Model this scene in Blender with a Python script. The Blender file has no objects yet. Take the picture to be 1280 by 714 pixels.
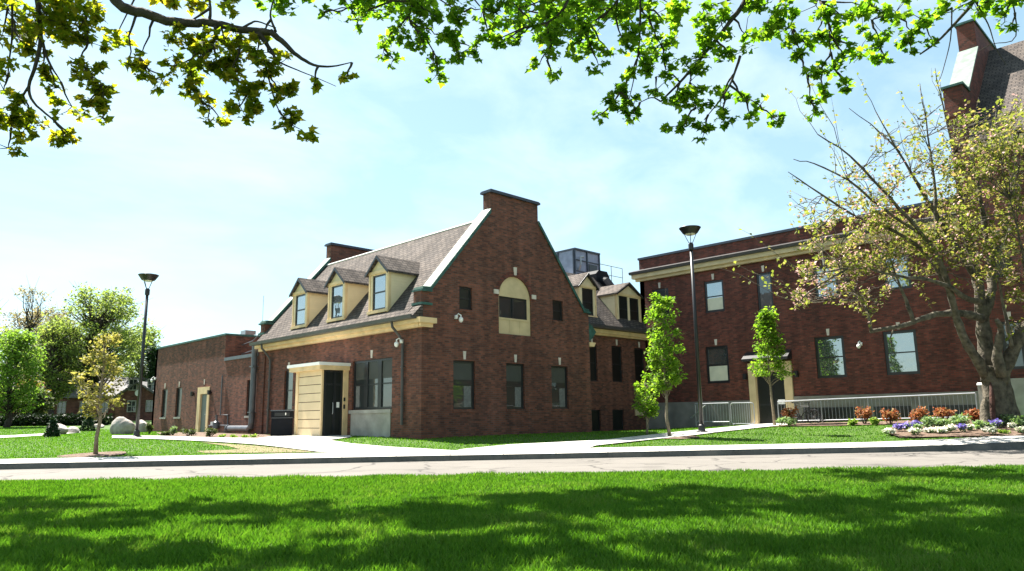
import bpy, bmesh, math, random
import numpy as np
from mathutils import Vector, Matrix
from mathutils.geometry import tessellate_polygon, delaunay_2d_cdt

# ------------------------------------------------------------------ camera, world, sun
SC = bpy.context.scene
COL = SC.collection
CAM = np.array([-16.316, -21.208, 0.748])
HEAD, PITCH, ROLL, FPX = math.radians(45.292), math.radians(10.185), -0.014527, 911.08
_fw = np.array([math.cos(HEAD) * math.cos(PITCH), math.sin(HEAD) * math.cos(PITCH), math.sin(PITCH)])
_rt0 = np.array([math.sin(HEAD), -math.cos(HEAD), 0.0])
_up0 = np.cross(_rt0, _fw)
RT = math.cos(ROLL) * _rt0 + math.sin(ROLL) * _up0
UP = math.cos(ROLL) * _up0 - math.sin(ROLL) * _rt0
FW = _fw
cd = bpy.data.cameras.new('camera')
cam = bpy.data.objects.new('camera', cd)
COL.objects.link(cam)
cd.sensor_width = 36.0
cd.lens = FPX / 1280 * 36.0
cd.clip_start, cd.clip_end = 0.1, 6000
m = Matrix.Identity(4)
for i in range(3):
    m[i][0], m[i][1], m[i][2], m[i][3] = RT[i], UP[i], -FW[i], CAM[i]
cam.matrix_world = m
SC.camera = cam

SUN = Vector((-0.045, 0.615, 1.0)).normalized()
world = bpy.data.worlds.new('World')
SC.world = world
world.use_nodes = True
wn, wl = world.node_tree.nodes, world.node_tree.links
bg = wn['Background']
sky = wn.new('ShaderNodeTexSky')
sky.sky_type = 'NISHITA'
sky.sun_disc = False
sky.sun_elevation = math.asin(SUN.z)
sky.sun_rotation = math.atan2(SUN.x, SUN.y)
sky.altitude = 200
sky.air_density, sky.dust_density, sky.ozone_density = 1.0, 0.9, 0.6
tc = wn.new('ShaderNodeTexCoord')
mp = wn.new('ShaderNodeMapping')
mp.inputs['Rotation'].default_value = (0.25, 0.15, 0.75)
mp.inputs['Scale'].default_value = (1.0, 6.0, 8.0)
nz = wn.new('ShaderNodeTexNoise')
nz.inputs['Scale'].default_value = 1.6
nz.inputs['Detail'].default_value = 9
nz.inputs['Roughness'].default_value = 0.55
nz.inputs['Distortion'].default_value = 0.25
rp = wn.new('ShaderNodeValToRGB')
rp.color_ramp.elements[0].position, rp.color_ramp.elements[1].position = 0.4, 0.85
mx = wn.new('ShaderNodeMixRGB')
mx.inputs['Color2'].default_value = (5.6, 6.2, 6.4, 1)
mu = wn.new('ShaderNodeMath')
mu.operation = 'MULTIPLY'
mu.inputs[1].default_value = 0.5
wl.new(tc.outputs['Generated'], mp.inputs['Vector'])
wl.new(mp.outputs[0], nz.inputs['Vector'])
wl.new(nz.outputs['Fac'], rp.inputs['Fac'])
wl.new(rp.outputs['Color'], mu.inputs[0])
wl.new(mu.outputs[0], mx.inputs['Fac'])
tint = wn.new('ShaderNodeMixRGB'); tint.blend_type = 'MULTIPLY'; tint.inputs['Fac'].default_value = 1
tint.inputs['Color2'].default_value = (0.98, 1.09, 1.03, 1)
wl.new(sky.outputs['Color'], tint.inputs['Color1'])
veil = wn.new('ShaderNodeMixRGB'); veil.inputs['Fac'].default_value = .42      # thin even veil of high cloud
veil.inputs['Color2'].default_value = (2.7, 3.95, 4.4, 1)
wl.new(tint.outputs['Color'], veil.inputs['Color1'])
wl.new(veil.outputs['Color'], mx.inputs['Color1'])
wl.new(mx.outputs['Color'], bg.inputs['Color'])
bg.inputs['Strength'].default_value = 0.056

sd = bpy.data.lights.new('sun', 'SUN')
sd.energy = 5.0
sd.angle = math.radians(0.55)
sd.color = (1.0, 0.95, 0.86)
sun = bpy.data.objects.new('sun', sd)
COL.objects.link(sun)
sun.rotation_euler = SUN.to_track_quat('Z', 'Y').to_euler()
SC.view_settings.view_transform = 'Standard'
SC.view_settings.look = 'None'
SC.view_settings.exposure = 2.1
SC.view_settings.gamma = 1.0
SC.view_settings.use_curve_mapping = False

rng = np.random.default_rng(7)
random.seed(7)

# ------------------------------------------------------------------ terrain and pixel helpers
HC, HS = math.cos(HEAD), math.sin(HEAD)
def w2ds(x, y):
    return (x - CAM[0]) * HC + (y - CAM[1]) * HS, (x - CAM[0]) * HS - (y - CAM[1]) * HC
def ds2w(d, s):
    return CAM[0] + d * HC + s * HS, CAM[1] + d * HS - s * HC
KT, KS, LAWN_D = 21.15, 0.085, 15.7      # kerb line t = d - KS*s ; front lawn edge
ZROAD = -0.45
ctl = []
for s, z in ((-40, -.3), (-24, -.32), (-14, -.32), (-6.5, -.33), (0, -.33), (7, -.31), (14, -.28), (25, -.22), (45, -.1)):
    x, y = ds2w(KT + KS * s + .2, s); ctl.append((x, y, z))
ctl += [(0, 0, 0), (0, 5, .07), (0, 12, .06), (0, 20, .13), (0, 27, .14), (9.6, 0, .0), (14, 3, -.1), (17.4, 3, -.08),
        (18.3, -4, .18), (17, -9.6, .28), (17, -13.4, .36), (18.3, -20, .45), (5, 6, .03), (30, 20, .3), (30, -10, .4)]
for d, s, z in ((43, -25, .12), (60, -34, .45), (80, -45, .85), (80, -25, .8), (120, -60, 1.3), (120, -10, 1.2), (120, 60, 1.2), (60, 40, .6)):
    x, y = ds2w(d, s); ctl.append((x, y, z))
ctl = np.array(ctl)
def _ker(r2):
    return np.where(r2 > 1e-9, r2 * np.log(np.maximum(r2, 1e-9)), 0.0)
_n = len(ctl)
_A = np.zeros((_n + 3, _n + 3))
_A[:_n, :_n] = _ker(((ctl[:, None, :2] - ctl[None, :, :2]) ** 2).sum(-1)) + np.eye(_n) * 2.0
_A[:_n, _n] = 1; _A[:_n, _n + 1:] = ctl[:, :2]
_A[_n:, :_n] = _A[:_n, _n:].T
_w = np.linalg.solve(_A, np.concatenate([ctl[:, 2], np.zeros(3)]))
def hz(x, y):
    """height of the ground behind the kerb"""
    x = np.asarray(x, float); y = np.asarray(y, float)
    sh = x.shape
    P = np.stack([x.ravel(), y.ravel()], 1)
    z = _ker(((P[:, None] - ctl[None, :, :2]) ** 2).sum(-1)) @ _w[:_n] + _w[_n] + P @ _w[_n + 1:]
    d, s = w2ds(P[:, 0], P[:, 1])
    far = np.clip((np.hypot(d, s) - 110) / 60, 0, 1)
    z = np.clip(z, -.4, 1.6) * (1 - far) + 1.3 * far
    return z.reshape(sh)
def ground(x, y):
    d, s = w2ds(np.asarray(x, float), np.asarray(y, float))
    return np.where(d - KS * s > KT + .1, hz(x, y), ZROAD - .02)
def G(x, y):
    return float(ground(np.array([x]), np.array([y]))[0])
def ray(px, py):
    return FW + RT * (px - 640) / FPX - UP * (py - 357) / FPX
def at(px, py, dep):
    return CAM + ray(px, py) * dep
def gp(px, py):
    """point of the terrain seen at a pixel of the photo"""
    r = ray(px, py)
    t = 2.0
    while t < 400:
        P = CAM + r * t
        if P[2] < G(P[0], P[1]):
            lo, hi = t - .25, t
            for _ in range(18):
                mid = (lo + hi) / 2; P = CAM + r * mid
                if P[2] < G(P[0], P[1]): hi = mid
                else: lo = mid
            return CAM + r * hi
        t += .25
    return CAM + r * 120
def ztop(x, y, py):
    """height above point x,y whose picture row is py"""
    lo, hi = -2.0, 40.0
    for _ in range(40):
        z = (lo + hi) / 2
        D = np.array([x, y, z]) - CAM
        yy = 357 - FPX * (D @ UP) / (D @ FW)
        if yy > py: lo = z
        else: hi = z
    return lo
def depth(P):
    return float((np.asarray(P, float) - CAM) @ FW)

# ------------------------------------------------------------------ materials
def new_mat(name):
    mt = bpy.data.materials.new(name); mt.use_nodes = True
    return mt, mt.node_tree.nodes, mt.node_tree.links, mt.node_tree.nodes['Principled BSDF']
def mat(name, col, rough=.6, metal=0.0, var=.12, scale=3.0, spec=.4, bump=0.0, bscale=40.0, detail=5):
    mt, n, l, b = new_mat(name)
    b.inputs['Roughness'].default_value = rough
    b.inputs['Metallic'].default_value = metal
    b.inputs['Specular IOR Level'].default_value = spec
    g = n.new('ShaderNodeNewGeometry')
    t = n.new('ShaderNodeTexNoise'); t.inputs['Scale'].default_value = scale; t.inputs['Detail'].default_value = detail
    l.new(g.outputs['Position'], t.inputs['Vector'])
    r = n.new('ShaderNodeValToRGB')
    c = np.array(col)
    r.color_ramp.elements[0].position, r.color_ramp.elements[1].position = .3, .7
    r.color_ramp.elements[0].color = (*np.clip(c * (1 - var), 0, 1), 1)
    r.color_ramp.elements[1].color = (*np.clip(c * (1 + var), 0, 1), 1)
    l.new(t.outputs['Fac'], r.inputs['Fac']); l.new(r.outputs['Color'], b.inputs['Base Color'])
    if bump:
        t2 = n.new('ShaderNodeTexNoise'); t2.inputs['Scale'].default_value = bscale; t2.inputs['Detail'].default_value = 6
        l.new(g.outputs['Position'], t2.inputs['Vector'])
        bp = n.new('ShaderNodeBump'); bp.inputs['Strength'].default_value = bump; bp.inputs['Distance'].default_value = .05
        l.new(t2.outputs['Fac'], bp.inputs['Height']); l.new(bp.outputs['Normal'], b.inputs['Normal'])
    return mt
def face_uv(n, l, slope=False):
    """(along the wall, up) coordinates from position and face normal (the buildings are square to the axes)"""
    g = n.new('ShaderNodeNewGeometry')
    sp = n.new('ShaderNodeSeparateXYZ'); l.new(g.outputs['Position'], sp.inputs[0])
    sn = n.new('ShaderNodeSeparateXYZ'); l.new(g.outputs['True Normal'], sn.inputs[0])
    ax = n.new('ShaderNodeMath'); ax.operation = 'ABSOLUTE'; l.new(sn.outputs[0], ax.inputs[0])
    ay = n.new('ShaderNodeMath'); ay.operation = 'ABSOLUTE'; l.new(sn.outputs[1], ay.inputs[0])
    gt = n.new('ShaderNodeMath'); gt.operation = 'GREATER_THAN'; l.new(ax.outputs[0], gt.inputs[0]); l.new(ay.outputs[0], gt.inputs[1])
    mxx = n.new('ShaderNodeMix'); l.new(gt.outputs[0], mxx.inputs[0]); l.new(sp.outputs[0], mxx.inputs[2]); l.new(sp.outputs[1], mxx.inputs[3])
    cb = n.new('ShaderNodeCombineXYZ'); l.new(mxx.outputs[0], cb.inputs[0])
    if slope:
        k = n.new('ShaderNodeMath'); k.operation = 'MULTIPLY'; k.inputs[1].default_value = 1.318; l.new(sp.outputs[2], k.inputs[0]); l.new(k.outputs[0], cb.inputs[1])
    else:
        l.new(sp.outputs[2], cb.inputs[1])
    return cb, g
def brick(name, c1, c2, mortar, w=.215, h=.075, ms=.008, slope=False, rough=.85, dark=.55, bias=-.1, bump=.4, spec=.3):
    mt, n, l, b = new_mat(name)
    cb, g = face_uv(n, l, slope)
    t = n.new('ShaderNodeTexBrick')
    t.inputs['Color1'].default_value = (*c1, 1); t.inputs['Color2'].default_value = (*c2, 1); t.inputs['Mortar'].default_value = (*mortar, 1)
    t.inputs['Scale'].default_value = 1; t.inputs['Brick Width'].default_value = w; t.inputs['Row Height'].default_value = h
    t.inputs['Mortar Size'].default_value = ms; t.inputs['Mortar Smooth'].default_value = .2; t.inputs['Bias'].default_value = bias
    l.new(cb.outputs[0], t.inputs['Vector'])
    # weathering: broad stains and finer blotches the size of a few bricks
    a = n.new('ShaderNodeTexNoise'); a.inputs['Scale'].default_value = .45; a.inputs['Detail'].default_value = 6; l.new(g.outputs['Position'], a.inputs['Vector'])
    f = n.new('ShaderNodeTexNoise'); f.inputs['Scale'].default_value = 1.0; f.inputs['Detail'].default_value = 3
    fm_ = n.new('ShaderNodeMapping'); fm_.inputs['Scale'].default_value = (2.2 / w * .25, 1.6 / h * .25, 1); l.new(cb.outputs[0], fm_.inputs['Vector']); l.new(fm_.outputs[0], f.inputs['Vector'])
    ad = n.new('ShaderNodeMath'); ad.operation = 'ADD'; l.new(a.outputs['Fac'], ad.inputs[0]); l.new(f.outputs['Fac'], ad.inputs[1])
    mr = n.new('ShaderNodeMapRange'); mr.inputs[1].default_value = .75; mr.inputs[2].default_value = 1.25; mr.inputs[3].default_value = dark; mr.inputs[4].default_value = 1.25
    l.new(ad.outputs[0], mr.inputs[0])
    ml = n.new('ShaderNodeVectorMath'); ml.operation = 'SCALE'; l.new(t.outputs['Color'], ml.inputs[0]); l.new(mr.outputs[0], ml.inputs['Scale'])
    # rain streaks: noise stretched down the wall
    sm_ = n.new('ShaderNodeMapping'); sm_.inputs['Scale'].default_value = (2.4, .16, 1); l.new(cb.outputs[0], sm_.inputs['Vector'])
    st_ = n.new('ShaderNodeTexNoise'); st_.inputs['Scale'].default_value = 1; st_.inputs['Detail'].default_value = 7; l.new(sm_.outputs[0], st_.inputs['Vector'])
    sr_ = n.new('ShaderNodeMapRange'); sr_.inputs[1].default_value = .38; sr_.inputs[2].default_value = .72; sr_.inputs[3].default_value = .78; sr_.inputs[4].default_value = 1.16
    l.new(st_.outputs['Fac'], sr_.inputs[0])
    ml2 = n.new('ShaderNodeVectorMath'); ml2.operation = 'SCALE'; l.new(ml.outputs[0], ml2.inputs[0]); l.new(sr_.outputs[0], ml2.inputs['Scale'])
    l.new(ml2.outputs[0], b.inputs['Base Color'])
    b.inputs['Roughness'].default_value = rough; b.inputs['Specular IOR Level'].default_value = spec
    bp = n.new('ShaderNodeBump'); bp.inputs['Strength'].default_value = bump; bp.inputs['Distance'].default_value = .01; bp.invert = True
    l.new(t.outputs['Fac'], bp.inputs['Height']); l.new(bp.outputs['Normal'], b.inputs['Normal'])
    return mt
def siding(name, col, pitch=.11, rough=.55):
    mt, n, l, b = new_mat(name)
    cb, g = face_uv(n, l)
    sp = n.new('ShaderNodeSeparateXYZ'); l.new(cb.outputs[0], sp.inputs[0])
    k = n.new('ShaderNodeMath'); k.operation = 'DIVIDE'; k.inputs[1].default_value = pitch; l.new(sp.outputs[1], k.inputs[0])
    fr = n.new('ShaderNodeMath'); fr.operation = 'FRACT'; l.new(k.outputs[0], fr.inputs[0])
    bp = n.new('ShaderNodeBump'); bp.inputs['Strength'].default_value = .9; bp.inputs['Distance'].default_value = .02; bp.invert = True
    l.new(fr.outputs[0], bp.inputs['Height']); l.new(bp.outputs['Normal'], b.inputs['Normal'])
    t = n.new('ShaderNodeTexNoise'); t.inputs['Scale'].default_value = 2.5; t.inputs['Detail'].default_value = 6; l.new(g.outputs['Position'], t.inputs['Vector'])
    r = n.new('ShaderNodeValToRGB'); c = np.array(col)
    r.color_ramp.elements[0].color = (*(c * .85), 1); r.color_ramp.elements[1].color = (*(c * 1.1), 1)
    l.new(t.outputs['Fac'], r.inputs['Fac']); l.new(r.outputs['Color'], b.inputs['Base Color'])
    b.inputs['Roughness'].default_value = rough
    return mt
def glass(name, col=(.012, .015, .016), refl=.1, ior=1.5):
    mt, n, l, b = new_mat(name)
    b.inputs['Base Color'].default_value = (*col, 1); b.inputs['Roughness'].default_value = .4
    gl = n.new('ShaderNodeBsdfGlossy'); gl.inputs['Roughness'].default_value = .015; gl.inputs['Color'].default_value = (.9, .95, .97, 1)
    g = n.new('ShaderNodeNewGeometry')
    t = n.new('ShaderNodeTexNoise'); t.inputs['Scale'].default_value = 1.1; l.new(g.outputs['Position'], t.inputs['Vector'])
    bp = n.new('ShaderNodeBump'); bp.inputs['Strength'].default_value = .12; bp.inputs['Distance'].default_value = .06
    l.new(t.outputs['Fac'], bp.inputs['Height']); l.new(bp.outputs['Normal'], gl.inputs['Normal'])
    ms = n.new('ShaderNodeMixShader')
    lw = n.new('ShaderNodeFresnel'); lw.inputs['IOR'].default_value = ior
    ad = n.new('ShaderNodeMath'); ad.operation = 'ADD'; ad.inputs[1].default_value = refl; l.new(lw.outputs[0], ad.inputs[0])
    l.new(ad.outputs[0], ms.inputs['Fac']); l.new(b.outputs[0], ms.inputs[1]); l.new(gl.outputs[0], ms.inputs[2])
    l.new(ms.outputs[0], n['Material Output'].inputs['Surface'])
    return mt
def leafmat(name, cols, trans=.5, rough=.6, spec=.16, tcol=None, patch=False):
    """leaf: diffuse + translucent, hue differing from leaf to leaf"""
    mt, n, l, b = new_mat(name)
    g = n.new('ShaderNodeNewGeometry')
    r = n.new('ShaderNodeValToRGB'); cr = r.color_ramp
    while len(cr.elements) < len(cols): cr.elements.new(.5)
    for i, c in enumerate(cols):
        cr.elements[i].position = i / max(1, len(cols) - 1); cr.elements[i].color = (*c, 1)
    if patch:      # tufts of different grasses
        pn = n.new('ShaderNodeTexNoise'); pn.inputs['Scale'].default_value = .9; pn.inputs['Detail'].default_value = 7; pn.inputs['Roughness'].default_value = .65; l.new(g.outputs['Position'], pn.inputs['Vector'])
        pr = n.new('ShaderNodeMapRange'); pr.inputs[1].default_value = .3; pr.inputs[2].default_value = .7; l.new(pn.outputs['Fac'], pr.inputs[0])
        pm_ = n.new('ShaderNodeMix'); pm_.inputs[0].default_value = .5; l.new(pr.outputs[0], pm_.inputs[2]); l.new(g.outputs['Random Per Island'], pm_.inputs[3]); l.new(pm_.outputs[0], r.inputs['Fac'])
    else: l.new(g.outputs['Random Per Island'], r.inputs['Fac'])
    l.new(r.outputs['Color'], b.inputs['Base Color'])
    b.inputs['Roughness'].default_value = rough; b.inputs['Specular IOR Level'].default_value = spec
    tr = n.new('ShaderNodeBsdfTranslucent')
    sc = n.new('ShaderNodeMixRGB'); sc.blend_type = 'MULTIPLY'; sc.inputs['Fac'].default_value = 1
    sc.inputs['Color2'].default_value = (*(tcol or (1.5, 1.7, .8)), 1)
    l.new(r.outputs['Color'], sc.inputs['Color1']); l.new(sc.outputs['Color'], tr.inputs['Color'])
    ms = n.new('ShaderNodeMixShader'); ms.inputs['Fac'].default_value = trans
    l.new(b.outputs[0], ms.inputs[1]); l.new(tr.outputs[0], ms.inputs[2]); l.new(ms.outputs[0], n['Material Output'].inputs['Surface'])
    return mt
def groundmat(name, stops, scale=.6, fine=30.0, rough=.9, bump=.5, bdist=.03, mixf=.5, cracks=False, joints=False):
    mt, n, l, b = new_mat(name)
    g = n.new('ShaderNodeNewGeometry')
    a = n.new('ShaderNodeTexNoise'); a.inputs['Scale'].default_value = scale; a.inputs['Detail'].default_value = 8; a.inputs['Roughness'].default_value = .6; l.new(g.outputs['Position'], a.inputs['Vector'])
    f = n.new('ShaderNodeTexNoise'); f.inputs['Scale'].default_value = fine; f.inputs['Detail'].default_value = 6; f.inputs['Roughness'].default_value = .7; l.new(g.outputs['Position'], f.inputs['Vector'])
    mxx = n.new('ShaderNodeMix'); mxx.inputs[0].default_value = mixf; l.new(a.outputs['Fac'], mxx.inputs[2]); l.new(f.outputs['Fac'], mxx.inputs[3])
    r = n.new('ShaderNodeValToRGB'); cr = r.color_ramp
    while len(cr.elements) < len(stops): cr.elements.new(.5)
    for i, (p, c) in enumerate(stops): cr.elements[i].position = p; cr.elements[i].color = (*c, 1)
    l.new(mxx.outputs[0], r.inputs['Fac'])
    out = r.outputs['Color']
    def dark(fac_socket, col):
        nonlocal out
        q = n.new('ShaderNodeMixRGB'); q.inputs['Color2'].default_value = (*col, 1)
        l.new(fac_socket, q.inputs['Fac']); l.new(out, q.inputs['Color1']); out = q.outputs['Color']
    if cracks:
        wv = n.new('ShaderNodeTexNoise'); wv.inputs['Scale'].default_value = 1.3; l.new(g.outputs['Position'], wv.inputs['Vector'])
        av = n.new('ShaderNodeVectorMath'); av.operation = 'MULTIPLY_ADD'; av.inputs[1].default_value = (.9, .9, 0); l.new(wv.outputs['Color'], av.inputs[0]); l.new(g.outputs['Position'], av.inputs[2])
        vo = n.new('ShaderNodeTexVoronoi'); vo.feature = 'DISTANCE_TO_EDGE'; vo.inputs['Scale'].default_value = .33; l.new(av.outputs[0], vo.inputs['Vector'])
        mr = n.new('ShaderNodeMapRange'); mr.inputs[1].default_value = .004; mr.inputs[2].default_value = .016; mr.inputs[3].default_value = .75; mr.inputs[4].default_value = 0; l.new(vo.outputs['Distance'], mr.inputs[0])
        dark(mr.outputs[0], (.035, .032, .03))
        sn = n.new('ShaderNodeTexNoise'); sn.inputs['Scale'].default_value = .8; sn.inputs['Detail'].default_value = 9; l.new(av.outputs[0], sn.inputs['Vector'])
        m2 = n.new('ShaderNodeMapRange'); m2.inputs[1].default_value = .58; m2.inputs[2].default_value = .75; m2.inputs[3].default_value = 0; m2.inputs[4].default_value = .6; l.new(sn.outputs['Fac'], m2.inputs[0])
        dark(m2.outputs[0], (.06, .055, .05))
    if joints:
        dt = n.new('ShaderNodeVectorMath'); dt.operation = 'DOT_PRODUCT'; dt.inputs[1].default_value = (HS / 1.5, -HC / 1.5, 0); l.new(g.outputs['Position'], dt.inputs[0])
        fr = n.new('ShaderNodeMath'); fr.operation = 'FRACT'; l.new(dt.outputs['Value'], fr.inputs[0])
        lt = n.new('ShaderNodeMath'); lt.operation = 'LESS_THAN'; lt.inputs[1].default_value = .014; l.new(fr.outputs[0], lt.inputs[0])
        dark(lt.outputs[0], (.1, .095, .085))
        sn = n.new('ShaderNodeTexNoise'); sn.inputs['Scale'].default_value = 1.4; sn.inputs['Detail'].default_value = 9; l.new(g.outputs['Position'], sn.inputs['Vector'])
        m2 = n.new('ShaderNodeMapRange'); m2.inputs[1].default_value = .55; m2.inputs[2].default_value = .75; m2.inputs[3].default_value = 0; m2.inputs[4].default_value = .5; l.new(sn.outputs['Fac'], m2.inputs[0])
        dark(m2.outputs[0], (.2, .185, .16))
    l.new(out, b.inputs['Base Color'])
    b.inputs['Roughness'].default_value = rough; b.inputs['Specular IOR Level'].default_value = .25
    bp = n.new('ShaderNodeBump'); bp.inputs['Strength'].default_value = bump; bp.inputs['Distance'].default_value = bdist
    l.new(f.outputs['Fac'], bp.inputs['Height']); l.new(bp.outputs['Normal'], b.inputs['Normal'])
    return mt

M = dict(
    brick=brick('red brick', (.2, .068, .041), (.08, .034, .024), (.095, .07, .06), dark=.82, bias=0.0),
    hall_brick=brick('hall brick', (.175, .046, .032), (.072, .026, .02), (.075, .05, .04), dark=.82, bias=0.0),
    house_brick=brick('far house brick', (.2, .07, .05), (.1, .04, .035), (.16, .1, .08)),
    shingle=brick('grey roof shingles', (.115, .095, .083), (.07, .06, .056), (.022, .02, .02), w=.3, h=.16, ms=.016, slope=True, dark=.8, bump=.8, spec=.1, rough=.85),
    house_roof=brick('far house shingles', (.16, .15, .15), (.12, .11, .11), (.1, .1, .1), w=.3, h=.2, ms=.01, slope=True, dark=.8),
    cream=mat('cream painted trim', (.68, .49, .27), .55, var=.16, scale=2.2, detail=9),
    cream_pale=mat('pale cream panel', (.56, .43, .25), .55, var=.14, scale=2.0, detail=9),
    siding=siding('cream clapboard', (.76, .6, .37)),
    board=mat('tan metal boards', (.64, .49, .3), .5, var=.08, scale=1.5),
    board_gap=mat('dark joint', (.08, .05, .03), .8),
    white=mat('white painted metal', (.78, .76, .74), .4, var=.04),
    stone=mat('limestone', (.30, .285, .25), .85, var=.22, scale=2.2, bump=.2),
    stone_dark=mat('weathered stone base', (.2, .185, .165), .85, var=.3, scale=1.2, bump=.2),
    key=mat('pale keystone', (.55, .48, .42), .85, var=.15),
    verdigris=mat('green copper edge', (.025, .085, .07), .55, var=.45, scale=5),
    patina=mat('pale copper coping', (.2, .26, .22), .6, var=.12, scale=4),
    copper_old=mat('old copper coping', (.13, .17, .145), .55, var=.3, scale=3),
    capmetal=mat('dark blue grey metal cap', (.045, .055, .075), .4, var=.2, metal=.3),
    bronze=mat('dark bronze metal', (.018, .018, .02), .35, var=.2, spec=.5),
    gutter=mat('dark gutter metal', (.06, .055, .055), .4, var=.2),
    glass=glass('dark window glass', refl=.06),
    glass_sky=glass('bright window glass', (.05, .06, .06), refl=.33),
    glass_dim=glass('dim window glass', (.006, .007, .006), refl=.0, ior=1.2),
    curtain=mat('grey white curtain', (.15, .148, .14), .9, var=.25, scale=9), shade=mat('dark roller shade', (.05, .052, .045), .6, var=.1),
    blind=mat('window blind', (.62, .58, .46), .8, var=.08),
    door_grey=mat('grey green door', (.12, .14, .13), .5, var=.1),
    pipe=mat('grey pipe metal', (.10, .105, .12), .4, var=.15, metal=.3),
    galv=mat('galvanised steel', (.34, .35, .37), .35, var=.12, metal=.55, spec=.6),
    black=mat('black metal', (.012, .012, .014), .4, var=.2, spec=.5),
    plastic=mat('dark blue black plastic', (.008, .009, .013), .6, var=.15, spec=.12),
    lens=mat('lamp lens', (.7, .66, .55), .3, var=.05),
    hvac=mat('grey blue sheet metal', (.24, .26, .34), .45, var=.15, metal=.2),
    paper=mat('white paper', (.8, .8, .78), .7, var=.02),
    rubber=mat('black rubber', (.015, .015, .015), .7, var=.1),
    flatroof=mat('flat roof membrane', (.2, .2, .2), .9),
    rock=mat('granite boulder', (.34, .30, .27), .9, var=.4, scale=2.5, bump=.6, bscale=6),
    bark=mat('grey bark', (.09, .075, .055), .95, var=.45, scale=6, bump=.9, bscale=12),
    bark_dark=mat('dark bark', (.05, .038, .03), .95, var=.4, scale=8, bump=.8, bscale=18),
    bark_cherry=mat('lichen grey cherry bark', (.085, .072, .052), .95, var=.65, scale=5, bump=1.0, bscale=14),
    bark_red=mat('exposed red heartwood', (.05, .022, .016), .95, var=.4, scale=5, bump=.8, bscale=14),
    twig=mat('young tree bark', (.2, .16, .11), .9, var=.3, scale=10),
    asphalt=groundmat('sun bleached asphalt', [(.3, (.10, .092, .084)), (.7, (.165, .15, .134))], cracks=True, scale=.35, fine=55, bump=.35, bdist=.01),
    concrete=groundmat('pale concrete', [(.3, (.36, .345, .32)), (.7, (.5, .48, .45))], joints=True, scale=.8, fine=25, bump=.15, bdist=.01),
    kerb=groundmat('shade painted kerb', [(.3, (.05, .054, .05)), (.7, (.14, .14, .13))], joints=True, scale=1.2, fine=14, bump=.2, bdist=.01),  # shade on the street-side face is put into this dark colour
    turf=groundmat('lawn', [(.3, (.03, .065, .008)), (.5, (.05, .1, .012)), (.7, (.085, .135, .028))], scale=.5, fine=18, bump=.8, bdist=.06),
    mulch=groundmat('bark mulch', [(.3, (.05, .03, .02)), (.5, (.13, .085, .06)), (.68, (.27, .2, .155))], scale=6, fine=22, bump=1, bdist=.06),
    soil=groundmat('bare soil', [(.3, (.085, .08, .03)), (.7, (.2, .155, .085))], scale=1.5, fine=12, bump=.6, bdist=.03),
    blade=leafmat('grass blades', [(.04, .11, .013), (.075, .175, .018), (.11, .215, .028), (.195, .23, .08)], trans=.42, tcol=(1.3, 1.5, .5), patch=True),
    maple_right=leafmat('bright maple leaves', [(.04, .095, .012), (.06, .13, .015), (.085, .155, .02), (.11, .175, .025)], trans=.66, tcol=(2.9, 2.8, .8)),
    maple_left=leafmat('olive maple leaves', [(.05, .085, .01), (.075, .11, .012), (.1, .125, .016), (.15, .135, .03)], trans=.66, tcol=(3.4, 3.0, .7)),
    cherry_leaf=leafmat('bronze green cherry leaves', [(.10, .13, .028), (.145, .175, .04), (.19, .2, .06), (.23, .18, .09)], trans=.55, tcol=(1.5, 1.5, .8)),
    blossom=leafmat('pink blossom', [(.5, .28, .27), (.66, .4, .38), (.72, .52, .48)], trans=.3, tcol=(1.1, 1.0, 1.0)),
    pear=leafmat('fresh green leaves', [(.07, .14, .015), (.11, .2, .02), (.15, .24, .03), (.2, .26, .05)], trans=.55, tcol=(1.7, 1.9, .7)),
    sapling=leafmat('yellow green leaves', [(.16, .16, .035), (.22, .21, .055), (.3, .26, .09)], trans=.45, tcol=(1.3, 1.3, .8)),
    far_green=leafmat('far tree green', [(.13, .18, .05), (.18, .235, .065), (.23, .265, .09)], trans=.55, tcol=(1.4, 1.45, .8)),
    far_olive=leafmat('far tree olive', [(.16, .15, .075), (.2, .18, .1), (.25, .2, .13)], trans=.55, tcol=(1.3, 1.25, .9)),
    far_bright=leafmat('far tree bright green', [(.10, .17, .03), (.14, .22, .04), (.18, .25, .05)], trans=.5),
    conifer=leafmat('dark conifer needles', [(.012, .03, .012), (.02, .045, .016), (.03, .06, .02)], trans=.1),
    hedge=leafmat('dark hedge leaves', [(.012, .022, .01), (.02, .035, .014)], trans=.1),
    rust=leafmat('orange red shrub leaves', [(.2, .06, .025), (.3, .1, .045), (.36, .17, .08), (.16, .15, .045)], trans=.35, tcol=(1.2, 1.0, .8)),
    autumn=leafmat('orange tinged leaves', [(.2, .1, .03), (.26, .15, .05), (.14, .13, .04)], trans=.3),
    shrub=leafmat('low shrub leaves', [(.035, .05, .015), (.06, .085, .025), (.1, .11, .04)], trans=.25),
    peren=leafmat('pale green perennial leaves', [(.12, .19, .08), (.18, .26, .12), (.26, .33, .18)], trans=.3),
    lime=leafmat('lime perennial leaves', [(.12, .22, .03), (.2, .3, .05), (.32, .34, .08)], trans=.35),
    white_fl=leafmat('white flowers', [(.62, .62, .5), (.75, .74, .62)], trans=.2, tcol=(1, 1, 1)),
    purple_fl=leafmat('purple flowers', [(.16, .12, .42), (.24, .19, .55), (.3, .24, .6)], trans=.2, tcol=(1, 1, 1)),
)

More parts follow.
